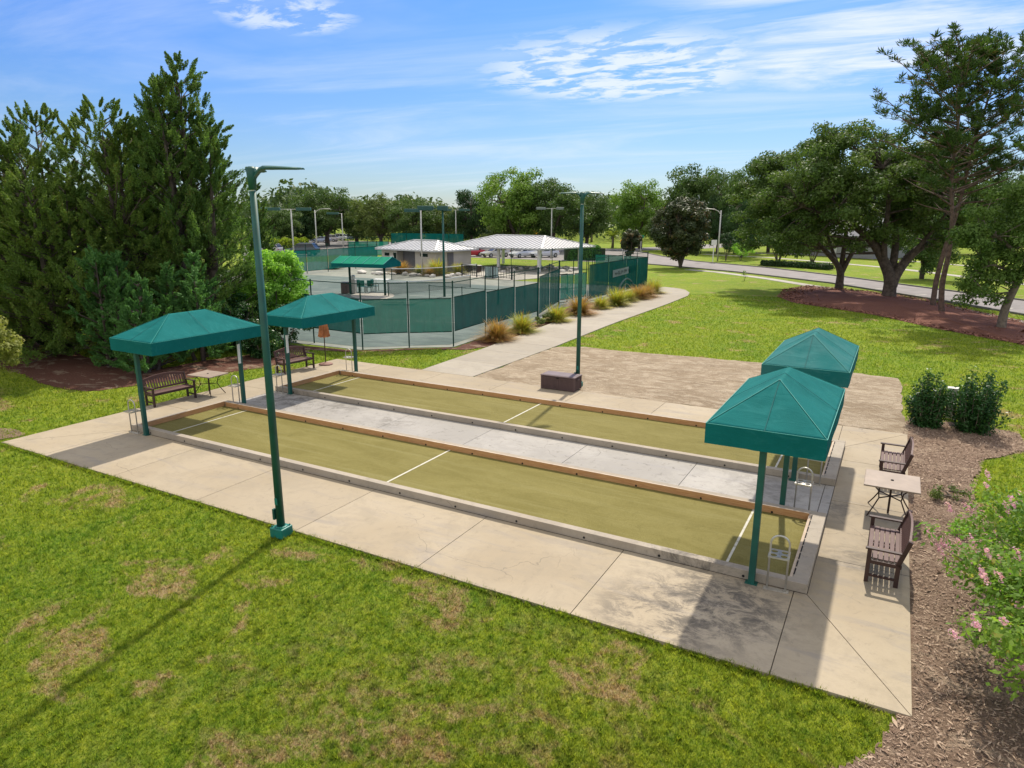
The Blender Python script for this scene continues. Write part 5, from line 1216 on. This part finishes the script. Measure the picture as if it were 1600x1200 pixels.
for i, (k, lab, u, v, top, wpx) in enumerate(FT):
    s_ = ppm(v); fartree(k, lab, u, v, (v-top)/s_*.98, wpx/s_*1.12, i*1.3)
fartree('oak3', 'dark street tree with a leaning trunk on the verge beyond the pines', 1440, 435, 7.5, 6.5, 2., 'tree', 'street trees on the far verge')
# woodland belt closing the view far off
rg = np.random.default_rng(55); th = np.concatenate([rg.uniform(-1.35, 1.2, 5200)]); rr_ = rg.uniform(175, 290, 5200); hh = rg.uniform(0, 1, 5200)
thv = YAW*-1
ax = CAM[0]+np.sin(YAW+th)*rr_; ay = CAM[1]+np.cos(YAW+th)*rr_; hz = (10.0+1.6*np.sin(th*17)+1.5*np.sin(th*41+1)+rg.normal(0, .6, 5200))*hh**.5
P, F, tt = cluster_leaves(np.stack([ax, ay, hz], 1), 3.0, 26, 1.3, rg); wo = npmesh('distant_woodland', P, F, MT['l_wood'], tt); tag(wo, 'far-off wood closing the horizon', 'woodland', None, 'stuff')
# ---- street shrubs and small trees
def multi(name, label, cat, loc, H, rx, seed, leafm, bark, per=200, size=.12, stems=5, crad=.45, ncl=40, vert=.34, group=None, lump=.3, r0=.02, asp=.55, zc=None):
    rg = np.random.default_rng(seed); lim = []
    for k in range(stems):
        a = k*2*math.pi/stems+rg.uniform(0, 1); e = (math.cos(a)*rx*.55, math.sin(a)*rx*.55, H*.66); lim.append(([(0, 0, -.1), (e[0]*.3, e[1]*.3, H*.22), e], [H*.016, H*.012, H*.005]))
    cl = ellip(ncl, (0, 0, zc if zc else H*(1-vert)), (rx, rx, H*vert), rg, .3, lump=lump)
    return tree(name, label, cat, loc, seed*.7, lim, cl, crad, per, size, leafm, bark, rg, group, r0=r0, asp=asp)
gcm = 'crape myrtles on the far verge'
multi('crape_myrtle', 'round dark multi stemmed tree left of the two on the hedge strip', 'tree', (*at(1215, 413), -.05), 5.2, 2.9, 41, MT['l_far'], MT['bark_grey'], 200, .22, 6, .75, 46, .33, gcm)
multi('crape_myrtle', 'round multi stemmed tree right of the two on the hedge strip', 'tree', (*at(1268, 415), -.05), 5.0, 2.9, 42, MT['l_far2'], MT['bark_grey'], 200, .22, 6, .75, 46, .33, gcm)
multi('young_tree', 'small yellow green young tree beyond the road sign', 'tree', (*at(1157, 407), -.05), 2.7, 1.7, 43, MT['l_light'], MT['bark_grey'], 110, .17, 3, .5, 22, .34)
multi('young_tree', 'dark narrow young tree beside the street lamp pole', 'tree', (*at(1134, 407), -.05), 4.0, 1.1, 44, MT['l_dark'], MT['bark_grey'], 150, .18, 3, .5, 22, .38)
# magnolia
multi('magnolia_tree', 'brown green magnolia standing alone on the lawn before the road', 'tree', (*at(1063, 418), -.05), 8.2, 3.2, 45, MT['l_mag'], MT['bark_oak'], 300, .30, 5, .80, 110, .42, None, .15, .035, .5, 4.75)
multi('magnolia_tree', 'small brownish magnolia behind the far end of the screened fence', 'tree', (*at(985, 404), -.05), 4.6, 1.35, 46, MT['l_mag'], MT['bark_oak'], 260, .26, 3, .5, 50, .43, None, .15, .03, .5, 2.6)
# weeds on lawn
multi('weed_sapling', 'tiny sprouting sapling on the open lawn near the sidewalk', 'plant', (*at(1163, 438), -.05), 1.0, .35, 47, MT['l_oak2'], MT['bark_oak'], 10, .14, 3, .2, 6, .3)
def hedge(name, label, pts, H, wd, leafm, size=.12, dens=90, cat='hedge', lump=.08, rnd=False, seed=1):
    rg = np.random.default_rng(seed); ox, oy = pts[0]; t = thing(name, label, cat, (ox, oy, 0)); C = []
    for a_, c_ in zip(pts[:-1], pts[1:]):
        a_, c_ = np.array(a_), np.array(c_); Ls = np.linalg.norm(c_-a_); n = int(dens*Ls*(H+wd)); u = rg.uniform(0, 1, n)
        d = (c_-a_)/Ls; q = np.array([-d[1], d[0]]); an = rg.uniform(0, math.pi, n); rr_ = rg.uniform(.7, 1.0, n)+lump*np.sin(u*Ls*2.2+an*2)
        e = 2.6; cs, sn = np.cos(an), np.sin(an); f_ = (np.abs(cs)**e+np.abs(sn)**e)**(-1/e)
        ex = np.ones(n)
        if rnd: ex = np.sqrt(np.clip(1-((u-.5)*2)**4, .05, 1))
        off = cs*f_*rr_*wd/2*ex; z = np.abs(sn)*f_*rr_*H*ex
        xy = a_[None]+(c_-a_)[None]*u[:, None]+q[None]*off[:, None]-np.array([[ox, oy]]); C.append(np.concatenate([xy, z[:, None]], 1))
    C = np.concatenate(C); nr = rg.normal(size=C.shape)*.7+np.array([0, 0, .6]); P, F, tt = leaves(C, nr, size, .6, rg); npmesh('foliage', P, F, leafm, tt, t)
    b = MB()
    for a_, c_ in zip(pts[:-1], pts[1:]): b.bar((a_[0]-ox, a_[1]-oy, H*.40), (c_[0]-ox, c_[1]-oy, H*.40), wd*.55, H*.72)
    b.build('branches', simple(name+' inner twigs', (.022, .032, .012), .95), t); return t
hedge('round_hedge', 'big clipped dark green hedge right of the pavilion', [at(882, 406), at(944, 406)], 2.2, 3.0, MT['l_hedge'], .22, 260, rnd=True, seed=2)
hedge('low_hedge', 'low clipped hedge strip under the two multi stemmed trees', [at(1190, 414.5), at(1240, 417), at(1298, 421.5)], .75, 1.6, MT['l_dark'], .16, 160, seed=3)
hedge('lime_hedge', 'bright lime yellow hedge behind the left windscreen fence', [at(416, 392), at(452, 390), at(480, 388)], 2.1, 1.6, MT['l_lime'], .3, 110, seed=4)
# palms
def palm(label, u, v, H, Lf, seed):
    rg = np.random.default_rng(seed); t = thing('palm_tree', label, 'palm', (*at(u, v), -.05), 0, 'palms across the road'); b = MB(); b.tube([(0, 0, 0), (.05, 0, H*.5), (0, 0, H)], [.3, .24, .2], 10); b.build('trunk', MT['bark_grey'], t, smooth=True)
    C, Nn, D, S = [], [], [], []
    for k in range(30):
        a = rg.uniform(0, 2*math.pi); el = rg.uniform(-.2, 1.2); d = np.array([math.cos(a)*math.cos(el), math.sin(a)*math.cos(el), math.sin(el)])
        for j in range(26):
            u_ = (j+1)/26; p = np.array([0, 0, H])+d*Lf*u_-np.array([0, 0, Lf*.55*u_**2]); sd = np.cross(d, [0, 0, 1]); sd /= np.linalg.norm(sd)
            for s in (-1, 1): ld = sd*s*.8+d*.6-np.array([0, 0, .35]); C.append(p+ld*.2); D.append(ld); Nn.append(np.cross(ld, d)+.01); S.append(.5*(1-.6*abs(u_-.4)))
    P, F, tt = leaves(np.array(C), np.array(Nn), np.array(S), .18, rg, None, np.array(D)); npmesh('fronds', P, F, MT['l_palm'], tt, t)
palm('short palm across the road left of the yellow diamond sign', 957, 387, 2.3, 2.8, 61)
palm('yellowish palm beside the driveway car', 924, 378, 3.2, 3.2, 62)

# ---- junipers (local z up; feathery rising sprays)
def juniper(name, label, loc, H, Rr, seed, leafm, n_plume=330, per=120, size=.15, rz=0., zlow=.02, power=.75, tops=3, cat='juniper', group='tall junipers left of the courts', tight=1.0):
    rg = np.random.default_rng(seed); t = thing(name, label, cat, loc, rz, group); b = MB()
    cols = [((0, 0), 1.0, 1.0)]+[((rg.normal(0, Rr*.40), rg.normal(0, Rr*.40)), rg.uniform(.70, .95), rg.uniform(.55, .78)) for _ in range(tops-1)]
    C, Nn, D, S, T = [], [], [], [], []
    for (ox, oy), hf, rf_ in cols:
        h = H*hf; b.tube([(ox*.3, oy*.3, -.1), (ox*.7, oy*.7, h*.4), (ox, oy, h*.93)], [H*.022*rf_+.03, H*.013, .015], 7, cap=False)
        npm = int(n_plume*rf_/len(cols)*1.6)
        for k in range(npm):
            z = h*(zlow+(1-zlow)*rg.uniform(0, 1)**.78); f_ = z/h; Rz = Rr*rf_*(1-f_)**power*(.72+.28*min(1, f_/.12)); a = rg.uniform(0, 2*math.pi); q = rg.uniform(.35, 1.12)**.6*(.85+.22*math.sin(a*3+z*.9+seed)+.20*math.sin(a*2-z*2.1+seed*2)+rg.normal(0, .06))
            r_ = Rz*q; Lp = (.50+.65*(1-f_))*rg.uniform(.6, 1.4)*(H/12)**.5*tight
            base = np.array([ox+math.cos(a)*r_*.78, oy+math.sin(a)*r_*.78, z]); d = np.array([math.cos(a)*.85, math.sin(a)*.85, .55+f_*.9]); d += rg.normal(0, .40, 3); d /= np.linalg.norm(d)
            if k % 4 == 0: b.tube([(ox*f_, oy*f_, max(.1, z-.5*r_)), base, base+d*Lp], [.03, .02, .008], 4, cap=False)
            m_ = int(per*rg.uniform(.6, 1.3)); u = rg.uniform(0, 1, m_); wd = Lp*.26*(1-u)**.8*(u+.22)*1.6
            off = rg.normal(size=(m_, 3)); off = off-d*np.sum(off*d, 1, keepdims=True); off = unit(off); ro = (rg.uniform(0, 1, m_)**.6)[:, None]
            C.append(base+d*(u*Lp)[:, None]+off*ro*wd[:, None]); D.append(d*1.1+off*.6+rg.normal(0, .3, (m_, 3))); Nn.append(off*.8+rg.normal(0, .5, (m_, 3))+[0, 0, .3]); T.append(np.clip(rg.uniform(0, 1)*.5+rg.uniform(0, .5, m_), 0, 1))
    C = np.concatenate(C); D = np.concatenate(D); Nn = np.concatenate(Nn); T = np.concatenate(T)
    P, F, tt = leaves(C, Nn, size, .38, rg, T, D); b.build('trunk', MT['bark_oak'], t); npmesh('crown', P, F, leafm, tt, t); return t
juniper('juniper_tree', 'tallest spire shaped juniper behind the left canopies', (*at(322, 540), -.05), 12.7, 4.2, 71, MT['l_jun'], 1150, 230, .098, 1.1, power=.50, tops=6)
juniper('juniper_tree', 'broad juniper left of the tall spire, pointed shaggy top', (*at(205, 548), -.05), 10.6, 4.6, 72, MT['l_jun3'], 1200, 220, .098, .4, power=.38, tops=6)
juniper('juniper_tree', 'olive juniper in the middle of the left clump', (*at(108, 545), -.05), 10.4, 4.6, 73, MT['l_jun3'], 1200, 220, .098, 2.0, power=.36, tops=6)
juniper('juniper_tree', 'juniper at the left edge of the clump above the leaf litter', (*at(10, 540), -.05), 9.8, 4.6, 74, MT['l_jun3'], 1100, 220, .098, 3.0, power=.36, tops=6)
juniper('juniper_tree', 'dark juniper farther back between the spire and the olive ones', (*at(265, 515), -.05), 10.9, 4.0, 75, MT['l_jun'], 700, 190, .115, .9, power=.5, tops=3)
juniper('juniper_tree', 'leftmost juniper running out of the picture', (*at(-75, 545), -.05), 10.5, 3.8, 76, MT['l_jun3'], 700, 180, .115, .9, power=.5, tops=3)
juniper('juniper_tree', 'slim young juniper peeping out behind the front light pole', (*at(412, 470), -.05), 8.0, 1.8, 77, MT['l_jun'], 190, 110, .17, .3, power=.7, tops=2)
gb = 'young junipers at the foot of the clump'
juniper('juniper_bush', 'bright green young juniper bush left of the near left canopy', (*at(172, 572), -.05), 4.7, 1.9, 81, MT['l_jun2'], 260, 130, .12, .2, power=.6, tops=4, group=gb)
juniper('juniper_bush', 'bushy green young juniper beside the canopy roof', (*at(232, 580), -.05), 3.7, 1.7, 82, MT['l_jun2'], 220, 130, .12, 1.2, power=.6, tops=3, group=gb)
juniper('juniper_bush', 'feathery green young juniper behind the near left canopy', (*at(318, 560), -.05), 4.4, 1.8, 83, MT['l_jun2'], 220, 120, .13, 2.2, power=.65, tops=3, group=gb)
juniper('juniper_bush', 'low dark juniper bush over the leaf litter', (*at(95, 540), -.05), 3.6, 1.9, 84, MT['l_dark'], 180, 120, .13, 2.2, power=.6, tops=3, group=gb)
# broadleaf shrubs by the second canopy
multi('shrub', 'large lime green leafy shrub between the front light pole and the tennis court', 'shrub', (*at(430, 530), -.05), 4.6, 1.65, 91, MT['l_light'], MT['bark_grey'], 170, .17, 6, .42, 110, .42, 'shrubs behind the second canopy', .3, .018, .5, 2.7)
multi('shrub', 'round mid green shrub at the foot of the lime shrub', 'shrub', (*at(408, 556), -.05), 1.7, .85, 92, MT['l_shrub'], MT['bark_grey'], 150, .11, 4, .3, 34, .45, 'shrubs behind the second canopy', .2, .012, .5, .85)
multi('shrub', 'dark shrub with drooping leaves left of the closed umbrella', 'shrub', (*at(447, 545), -.05), 2.3, 1.25, 93, MT['l_shrub'], MT['bark_grey'], 110, .12, 4, .3, 44, .42, 'shrubs behind the second canopy', .3, .012, .5, 1.15)
multi('shrub', 'dark green shrub just right of the near left canopy', 'shrub', (*at(372, 545), -.05), 2.9, 1.3, 94, MT['l_shrub'], MT['bark_grey'], 130, .13, 4, .35, 44, .42, 'shrubs behind the second canopy', .3, .012, .5, 1.4)
# left edge variegated tree
multi('variegated_tree', 'small yellow variegated tree cut by the left picture edge', 'tree', (*at(-42, 632), -.05), 3.5, 1.45, 95, MT['l_yell'], MT['bark_grey'], 170, .105, 5, .28, 120, .42, None, .25, .015, .5, 2.1)
# two dark glossy shrubs on the right
def shrub2(label, loc, H, Rr, seed, squash=(1, 1)):
    rg = np.random.default_rng(seed); t = thing('glossy_shrub', label, 'shrub', loc, 0, 'dark glossy shrubs at the corner of the sand patch'); b = MB(); cl = []
    for k in range(46):
        a = rg.uniform(0, 6.28); r_ = Rr*math.sqrt(rg.uniform(0.02, 1)); top = H*(1-.55*(r_/Rr)**2)*rg.uniform(.5, 1.12); x, y = math.cos(a)*r_*squash[0], math.sin(a)*r_*squash[1]
        b.tube([(x*.3, y*.3, 0), (x*.8, y*.8, top*.5), (x, y, top)], [.018, .013, .005], 5, cap=False)
        for z in np.linspace(.12, 1, max(3, int(top/.17))): cl.append((x*(.55+.45*z), y*(.55+.45*z), top*z))
    b.build('stems', MT['bark_grey'], t); P, F, tt = cluster_leaves(np.array(cl), .17, 34, .085, rg, 1.0, .6, .5); tt = np.clip(tt*.8+.35*(P.reshape(-1, 4, 3).mean(1)[:, 2]/H)**3, 0, 1); npmesh('foliage', P, F, MT['l_shrub'], tt, t)
shrub2('left dark glossy shrub with a narrow upright top by the sand patch corner', (20.18, 12.0, -.03), 1.55, .62, 101, (.9, 1))
shrub2('right dark glossy shrub, wider and taller, beside the grey utility post', (21.40, 12.1, -.03), 1.95, .74, 102)
rg = np.random.default_rng(5)
# ---- pink flowering shrub at right
def pink(label, loc, seed):
    rg = np.random.default_rng(seed); t = thing('flowering_shrub', label, 'shrub', loc, 0); b = MB(); cl = []; fl = []
    tips = [((-1.85, 1.9), 1.35), ((-1.5, 2.9), 1.0), ((-1.0, 3.2), 1.25), ((-.2, 3.3), 1.35), ((.6, 3.2), 1.4), ((-2.05, .8), 1.1), ((-2.25, .3), 1.35), ((-1.9, -1.0), 1.0), ((-1.5, -1.9), 1.0), ((-1.3, -1.9), 1.2), ((-.4, 1.9), 2.0), ((-1.1, 1.1), 1.9), ((.6, 1.4), 2.2), ((0, .2), 2.3), ((-.9, -.3), 1.9), ((-.2, -1.2), 2.0), ((.8, -.6), 2.2), ((.5, -2.1), 1.5), ((1.5, .6), 1.9), ((-.4, -2.2), 1.3)]
    full = [(x, y, z*1.12) for (x, y), z in tips]+[(rg.uniform(-1.9, 1.6), rg.uniform(-2.2, 3.0), rg.uniform(.9, 2.1)) for _ in range(58)]
    for x, y, z in full:
        m_ = (x*.45+rg.normal(0, .1), y*.45+rg.normal(0, .1), z*.68); b.tube([(rg.normal(0, .07), rg.normal(0, .07), -.1), (m_[0]*.4, m_[1]*.4, z*.3), m_, (x, y, z)], [.022, .018, .012, .004], 5, cap=False)
        for u in np.linspace(.35, 1, 8): p = np.array(m_)*(1-u)+np.array([x, y, z])*u; cl.append(p+rg.normal(0, .12, 3)); 
        fl.append((x, y, z+.06))
        fl.append((x+rg.normal(0, .22), y+rg.normal(0, .22), z+rg.uniform(-.1, .12)))
        if rg.random() < .35: fl.append((x+rg.normal(0, .2), y+rg.normal(0, .2), z+rg.uniform(0, .12)))
    b.build('stems', MT['bark_grey'], t); cl = np.array(cl); P, F, tt = cluster_leaves(cl, .29, 56, .082, rg, .8, .9, .5); npmesh('foliage', P, F, MT['l_myr'], tt, t)
    for x, y, z in fl:
        k = 36; d = rg.normal(size=(k, 3)); ax_ = unit(np.array([[x*.3, y*.3, .8]]))[0]; C = np.array([x, y, z])+unit(d)*(rg.uniform(0, 1, (k, 1))**.4)*.048+ax_*rg.uniform(-.05, .10, (k, 1)); P, F, tt = leaves(C, d, .036, .8, rg); npmesh('blossom', P, F, MT['l_flower'], tt, t)
pink('sprawling shrub with pink blossom clusters over the straw bed at the right edge', (22.15, -.75, -.05), 111)
# ---- ornamental grasses
def clump(name, label, loc, H, Rr, seed, m_, n=1100, group='ornamental grass clumps along the path'):
    rg = np.random.default_rng(seed); t = thing(name, label, 'grass clump', loc, 0, group); V = []; F = []; T = []; k0 = 0
    for i in range(n):
        a = rg.uniform(0, 6.28); el = rg.uniform(.05, 1.35); Lb = H*1.15*rg.uniform(.6, 1.1); bx, by = rg.normal(0, .09, 2); sd = np.array([-math.sin(a), math.cos(a), 0])*.021
        tt_ = rg.uniform(0, 1); cr, sr_ = math.cos(el), math.sin(el)
        for j in range(5):
            u = j/4; r_ = Lb*(cr*u+.22*u*u*(1-cr*.4))*Rr; z = Lb*(sr_*u-.30*u*u*(cr+.25)); p = np.array([bx+math.cos(a)*r_, by+math.sin(a)*r_, max(z+.05, .02+.03*j)]); wd = 1-u*.85
            V += [p-sd*wd, p+sd*wd]
            if j < 4: F.append((k0+2*j, k0+2*j+1, k0+2*j+3, k0+2*j+2)); T.append(tt_)
        k0 += 10
    npmesh('blades', np.array(V), np.array(F), m_, np.array(T), t); b = MB(); b.lathe([(.16, 0), (.12, .1), (.02, .16)], 10); b.build('root_crown', MT['bark_oak'], t); return t
cG = clump('grass_clump', 'golden ornamental grass clump at the corner by the path, second from the near end', (*at(815, 519), -.03), 1.15, .85, 121, MT['l_gold'])
cR = clump('grass_clump', 'rusty ornamental grass clump nearest the courts at the fence corner', (*at(776, 531), -.03), 1.15, .95, 122, MT['l_rust'])
for (kk, u, v, s_, lab) in [(cG, 870, 502, .95, 'golden grass clump left of the middle light pole'), (cR, 905, 491, 1.15, 'rust and gold grass clump behind the middle light pole'), (cG, 938, 482, .85, 'green gold grass clump just right of the light pole'), (cG, 963, 477, 1.2, 'large golden grass clump below the white banner'),
                       (cG, 981, 471, .9, 'golden grass clump right of the banner arc'), (cR, 997, 467, 1.0, 'rusty grass clump near the far fence corner'), (cR, 1010, 464, .95, 'rusty grass clump second from the path end'), (cG, 1021, 458, 1.1, 'golden grass clump at the path end, farthest from the courts')]:
    o = copy_tree(kk); place(o, (*at(u, v), -.03), u*.37, lab, s_)
for (kk, u, v, s_, lab) in [(cR, 627, 427, 1.35, 'rusty grass clump before the left end of the clubhouse'), (cG, 657, 428, 1.0, 'small golden clump before the clubhouse door'), (cG, 683, 429, 1.6, 'large golden clump before the clubhouse right wall'), (cG, 716, 427, 1.1, 'golden clump at the clubhouse corner near the pavilion'), (cR, 672, 431, .9, 'low rusty clump between the two golden clumps'), (cR, 521, 420, 1.0, 'dull clump behind the bright green windscreen')]:
    o = copy_tree(kk); place(o, (*at(u, v), -.03), u*.37, lab, s_); o['group'] = 'ornamental grass clumps before the clubhouse'
for i, (u, v, h_) in enumerate([(842, 508, .35), (856, 503, .38)]):
    multi('small_plant', ('tiny low plant between two grass clumps, nearer', 'tiny low plant between two grass clumps, farther')[i], 'plant', (*at(u, v), -.03), h_*1.6, .35, 130+i, MT['l_far2'], MT['bark_grey'], 60, .09, 3, .15, 10, .4, 'tiny plants by the path')

# ---- lawn blades and ground litter
def inpoly(x, y, poly):
    poly = np.array(poly); r_ = np.zeros(len(x), bool); j = len(poly)-1
    for i in range(len(poly)):
        xi, yi = poly[i]; xj, yj = poly[j]; c_ = ((yi > y) != (yj > y)) & (x < (xj-xi)*(y-yi)/(yj-yi+1e-12)+xi); r_ ^= c_; j = i
    return r_
blocked = [[(X0+.02, Y0+.025), (X1, Y0+.025), (X1, Y1-.02), (X0+.02, Y1-.02)], [(4.97, 10.6), (19.72, 10.6), (19.5, 18.6), (17, 19), (14.3, 19.1), (7.8, 18.6), (5, 18.1)], [(2.5, 10.6), (4.95, 10.6), (4.95, 18), (4.7, 26.4), (4.75, 37), (4.6, 43.2), (3.2, 47.6), (.9, 49.2), (.3, 44), (1.1, 29.2), (2.2, 16.2)], list(mulch_poly), bedR,
           [(-9, 12.2), (-5, 11.7), (-3, 12.2), (-1.2, 13.6), (.3, 14.9), (1.5, 15.2), (2.1, 16.4), (1.1, 29.2), (.0, 44.3), (.6, 49), (-50, 64), (-50, 20), (-16, 14.2)], [at(u, v) for u, v in [(-60, 520), (60, 522), (150, 565), (240, 578), (330, 560), (430, 548), (480, 556), (450, 566), (330, 585), (215, 600), (140, 612), (70, 600), (20, 575), (-60, 570)]], rn+rf[::-1]]
rg = np.random.default_rng(200); Nb = 620000
rr_ = np.exp(rg.uniform(math.log(6.0), math.log(58), Nb)); th = YAW+rg.uniform(-.80, .80, Nb); x = CAM[0]+np.sin(th)*rr_; y = CAM[1]+np.cos(th)*rr_
ok = np.ones(Nb, bool)
for p in blocked: ok &= ~inpoly(x, y, p)
x, y, rr_ = x[ok], y[ok], rr_[ok]; n = len(x); sc_ = np.clip(rr_/9, .9, 6)**.75
hgt = .050*rg.uniform(.5, 1.3, n)*np.clip(sc_, 1, 1.5); wd = .0065*sc_*rg.uniform(.7, 1.3, n); a = rg.uniform(0, 6.28, n); ln = rg.uniform(.2, .9, n)*hgt; a2 = rg.uniform(0, 6.28, n)
z0 = gz(x, y); B = np.stack([x, y, z0], 1); s_ = np.stack([np.cos(a)*wd, np.sin(a)*wd, np.zeros(n)], 1); tip = B+np.stack([np.cos(a2)*ln, np.sin(a2)*ln, hgt], 1)
V = np.stack([B-s_, B+s_, tip], 1).reshape(-1, 3); go = npmesh('lawn_grass', V, np.arange(3*n).reshape(n, 3), MT['blades'], rg.uniform(0, 1, n)); tag(go, 'short patchy lawn grass around the concrete pad', 'grass', None, 'stuff')
rg = np.random.default_rng(201); nt_ = 5200
rr_ = np.exp(rg.uniform(math.log(6.0), math.log(26), nt_)); th = YAW+rg.uniform(-.80, .80, nt_); tx = CAM[0]+np.sin(th)*rr_; ty = CAM[1]+np.cos(th)*rr_
ex = [(rg.uniform(X0, 19.3), Y0-rg.uniform(0, .05)) for _ in range(650)]+[(X0-rg.uniform(0, .05), rg.uniform(Y0, Y1)) for _ in range(250)]
tx = np.concatenate([tx, [e[0] for e in ex]]); ty = np.concatenate([ty, [e[1] for e in ex]]); ok = np.ones(len(tx), bool)
for p in blocked: ok &= ~inpoly(tx, ty, p)
tx, ty = tx[ok], ty[ok]; k_ = 16; n = len(tx)*k_; tt_ = np.repeat(rg.uniform(0, 1, len(tx)), k_); a = rg.uniform(0, 6.28, n); q = rg.uniform(0, .035, n)
x = np.repeat(tx, k_)+np.cos(a)*q; y = np.repeat(ty, k_)+np.sin(a)*q; hgt = np.repeat(rg.uniform(.05, .095, len(tx)), k_)*rg.uniform(.6, 1.1, n); ln = rg.uniform(.3, .95, n)*hgt; wd = .0075
B = np.stack([x, y, gz(x, y)], 1); s_ = np.stack([-np.sin(a)*wd, np.cos(a)*wd, np.zeros(n)], 1); tip = B+np.stack([np.cos(a)*ln, np.sin(a)*ln, hgt], 1)
to = npmesh('lawn_tufts', np.stack([B-s_, B+s_, tip], 1).reshape(-1, 3), np.arange(3*n).reshape(n, 3), MT['blades'], np.clip(tt_*.8+rg.uniform(0, .2, n), 0, 1)); tag(to, 'taller grass tufts in the lawn and along the pad edge', 'grass', None, 'stuff')
def chips(name, label, poly, n, zf, mt, size=.05, bounds=None):
    poly = np.array(poly); lo, hi = poly.min(0), poly.max(0); rg = np.random.default_rng(n); x = rg.uniform(lo[0], hi[0], n*2); y = rg.uniform(lo[1], hi[1], n*2); k = inpoly(x, y, poly) & ~((x > X0) & (x < X1+.03) & (y > Y0-.02) & (y < Y1)); x, y = x[k], y[k]
    C = np.stack([x, y, zf(x, y)], 1); nr = rg.normal(0, .35, C.shape)+[0, 0, 1]; P, F, tt = leaves(C, nr, size*np.exp(rg.normal(-.1, .45, len(C))), .28, rg); o = npmesh(name, P, F, mt, tt); tag(o, label, 'mulch', None, 'stuff')
chips('straw_litter', 'dry straw and wood chips scattered over the bed right of the pad', bedR, 70000, lambda x, y: gz(x, y)+.048, MT['chips'], .046)
mp_ = np.array(mulch_poly); mc = mp_.mean(0)
chips('mulch_chips', 'red brown mulch chips under the oaks and pines', mulch_poly, 26000, lambda x, y: .02+0*x, MT['redchips'], .2)
# sprigs of grass in the bed at right
multi('weed_tuft', 'small green weed on the straw bed near the bench', 'plant', (20.6, 3.9, -.03), .28, .30, 140, MT['l_light'], MT['bark_grey'], 40, .06, 3, .12, 9, .4, 'weeds in the straw bed')
multi('weed_tuft', 'low green weed at the foot of the far right bench', 'plant', (20.4, 5.8, -.03), .30, .42, 141, MT['l_far2'], MT['bark_grey'], 40, .06, 3, .12, 12, .4, 'weeds in the straw bed')
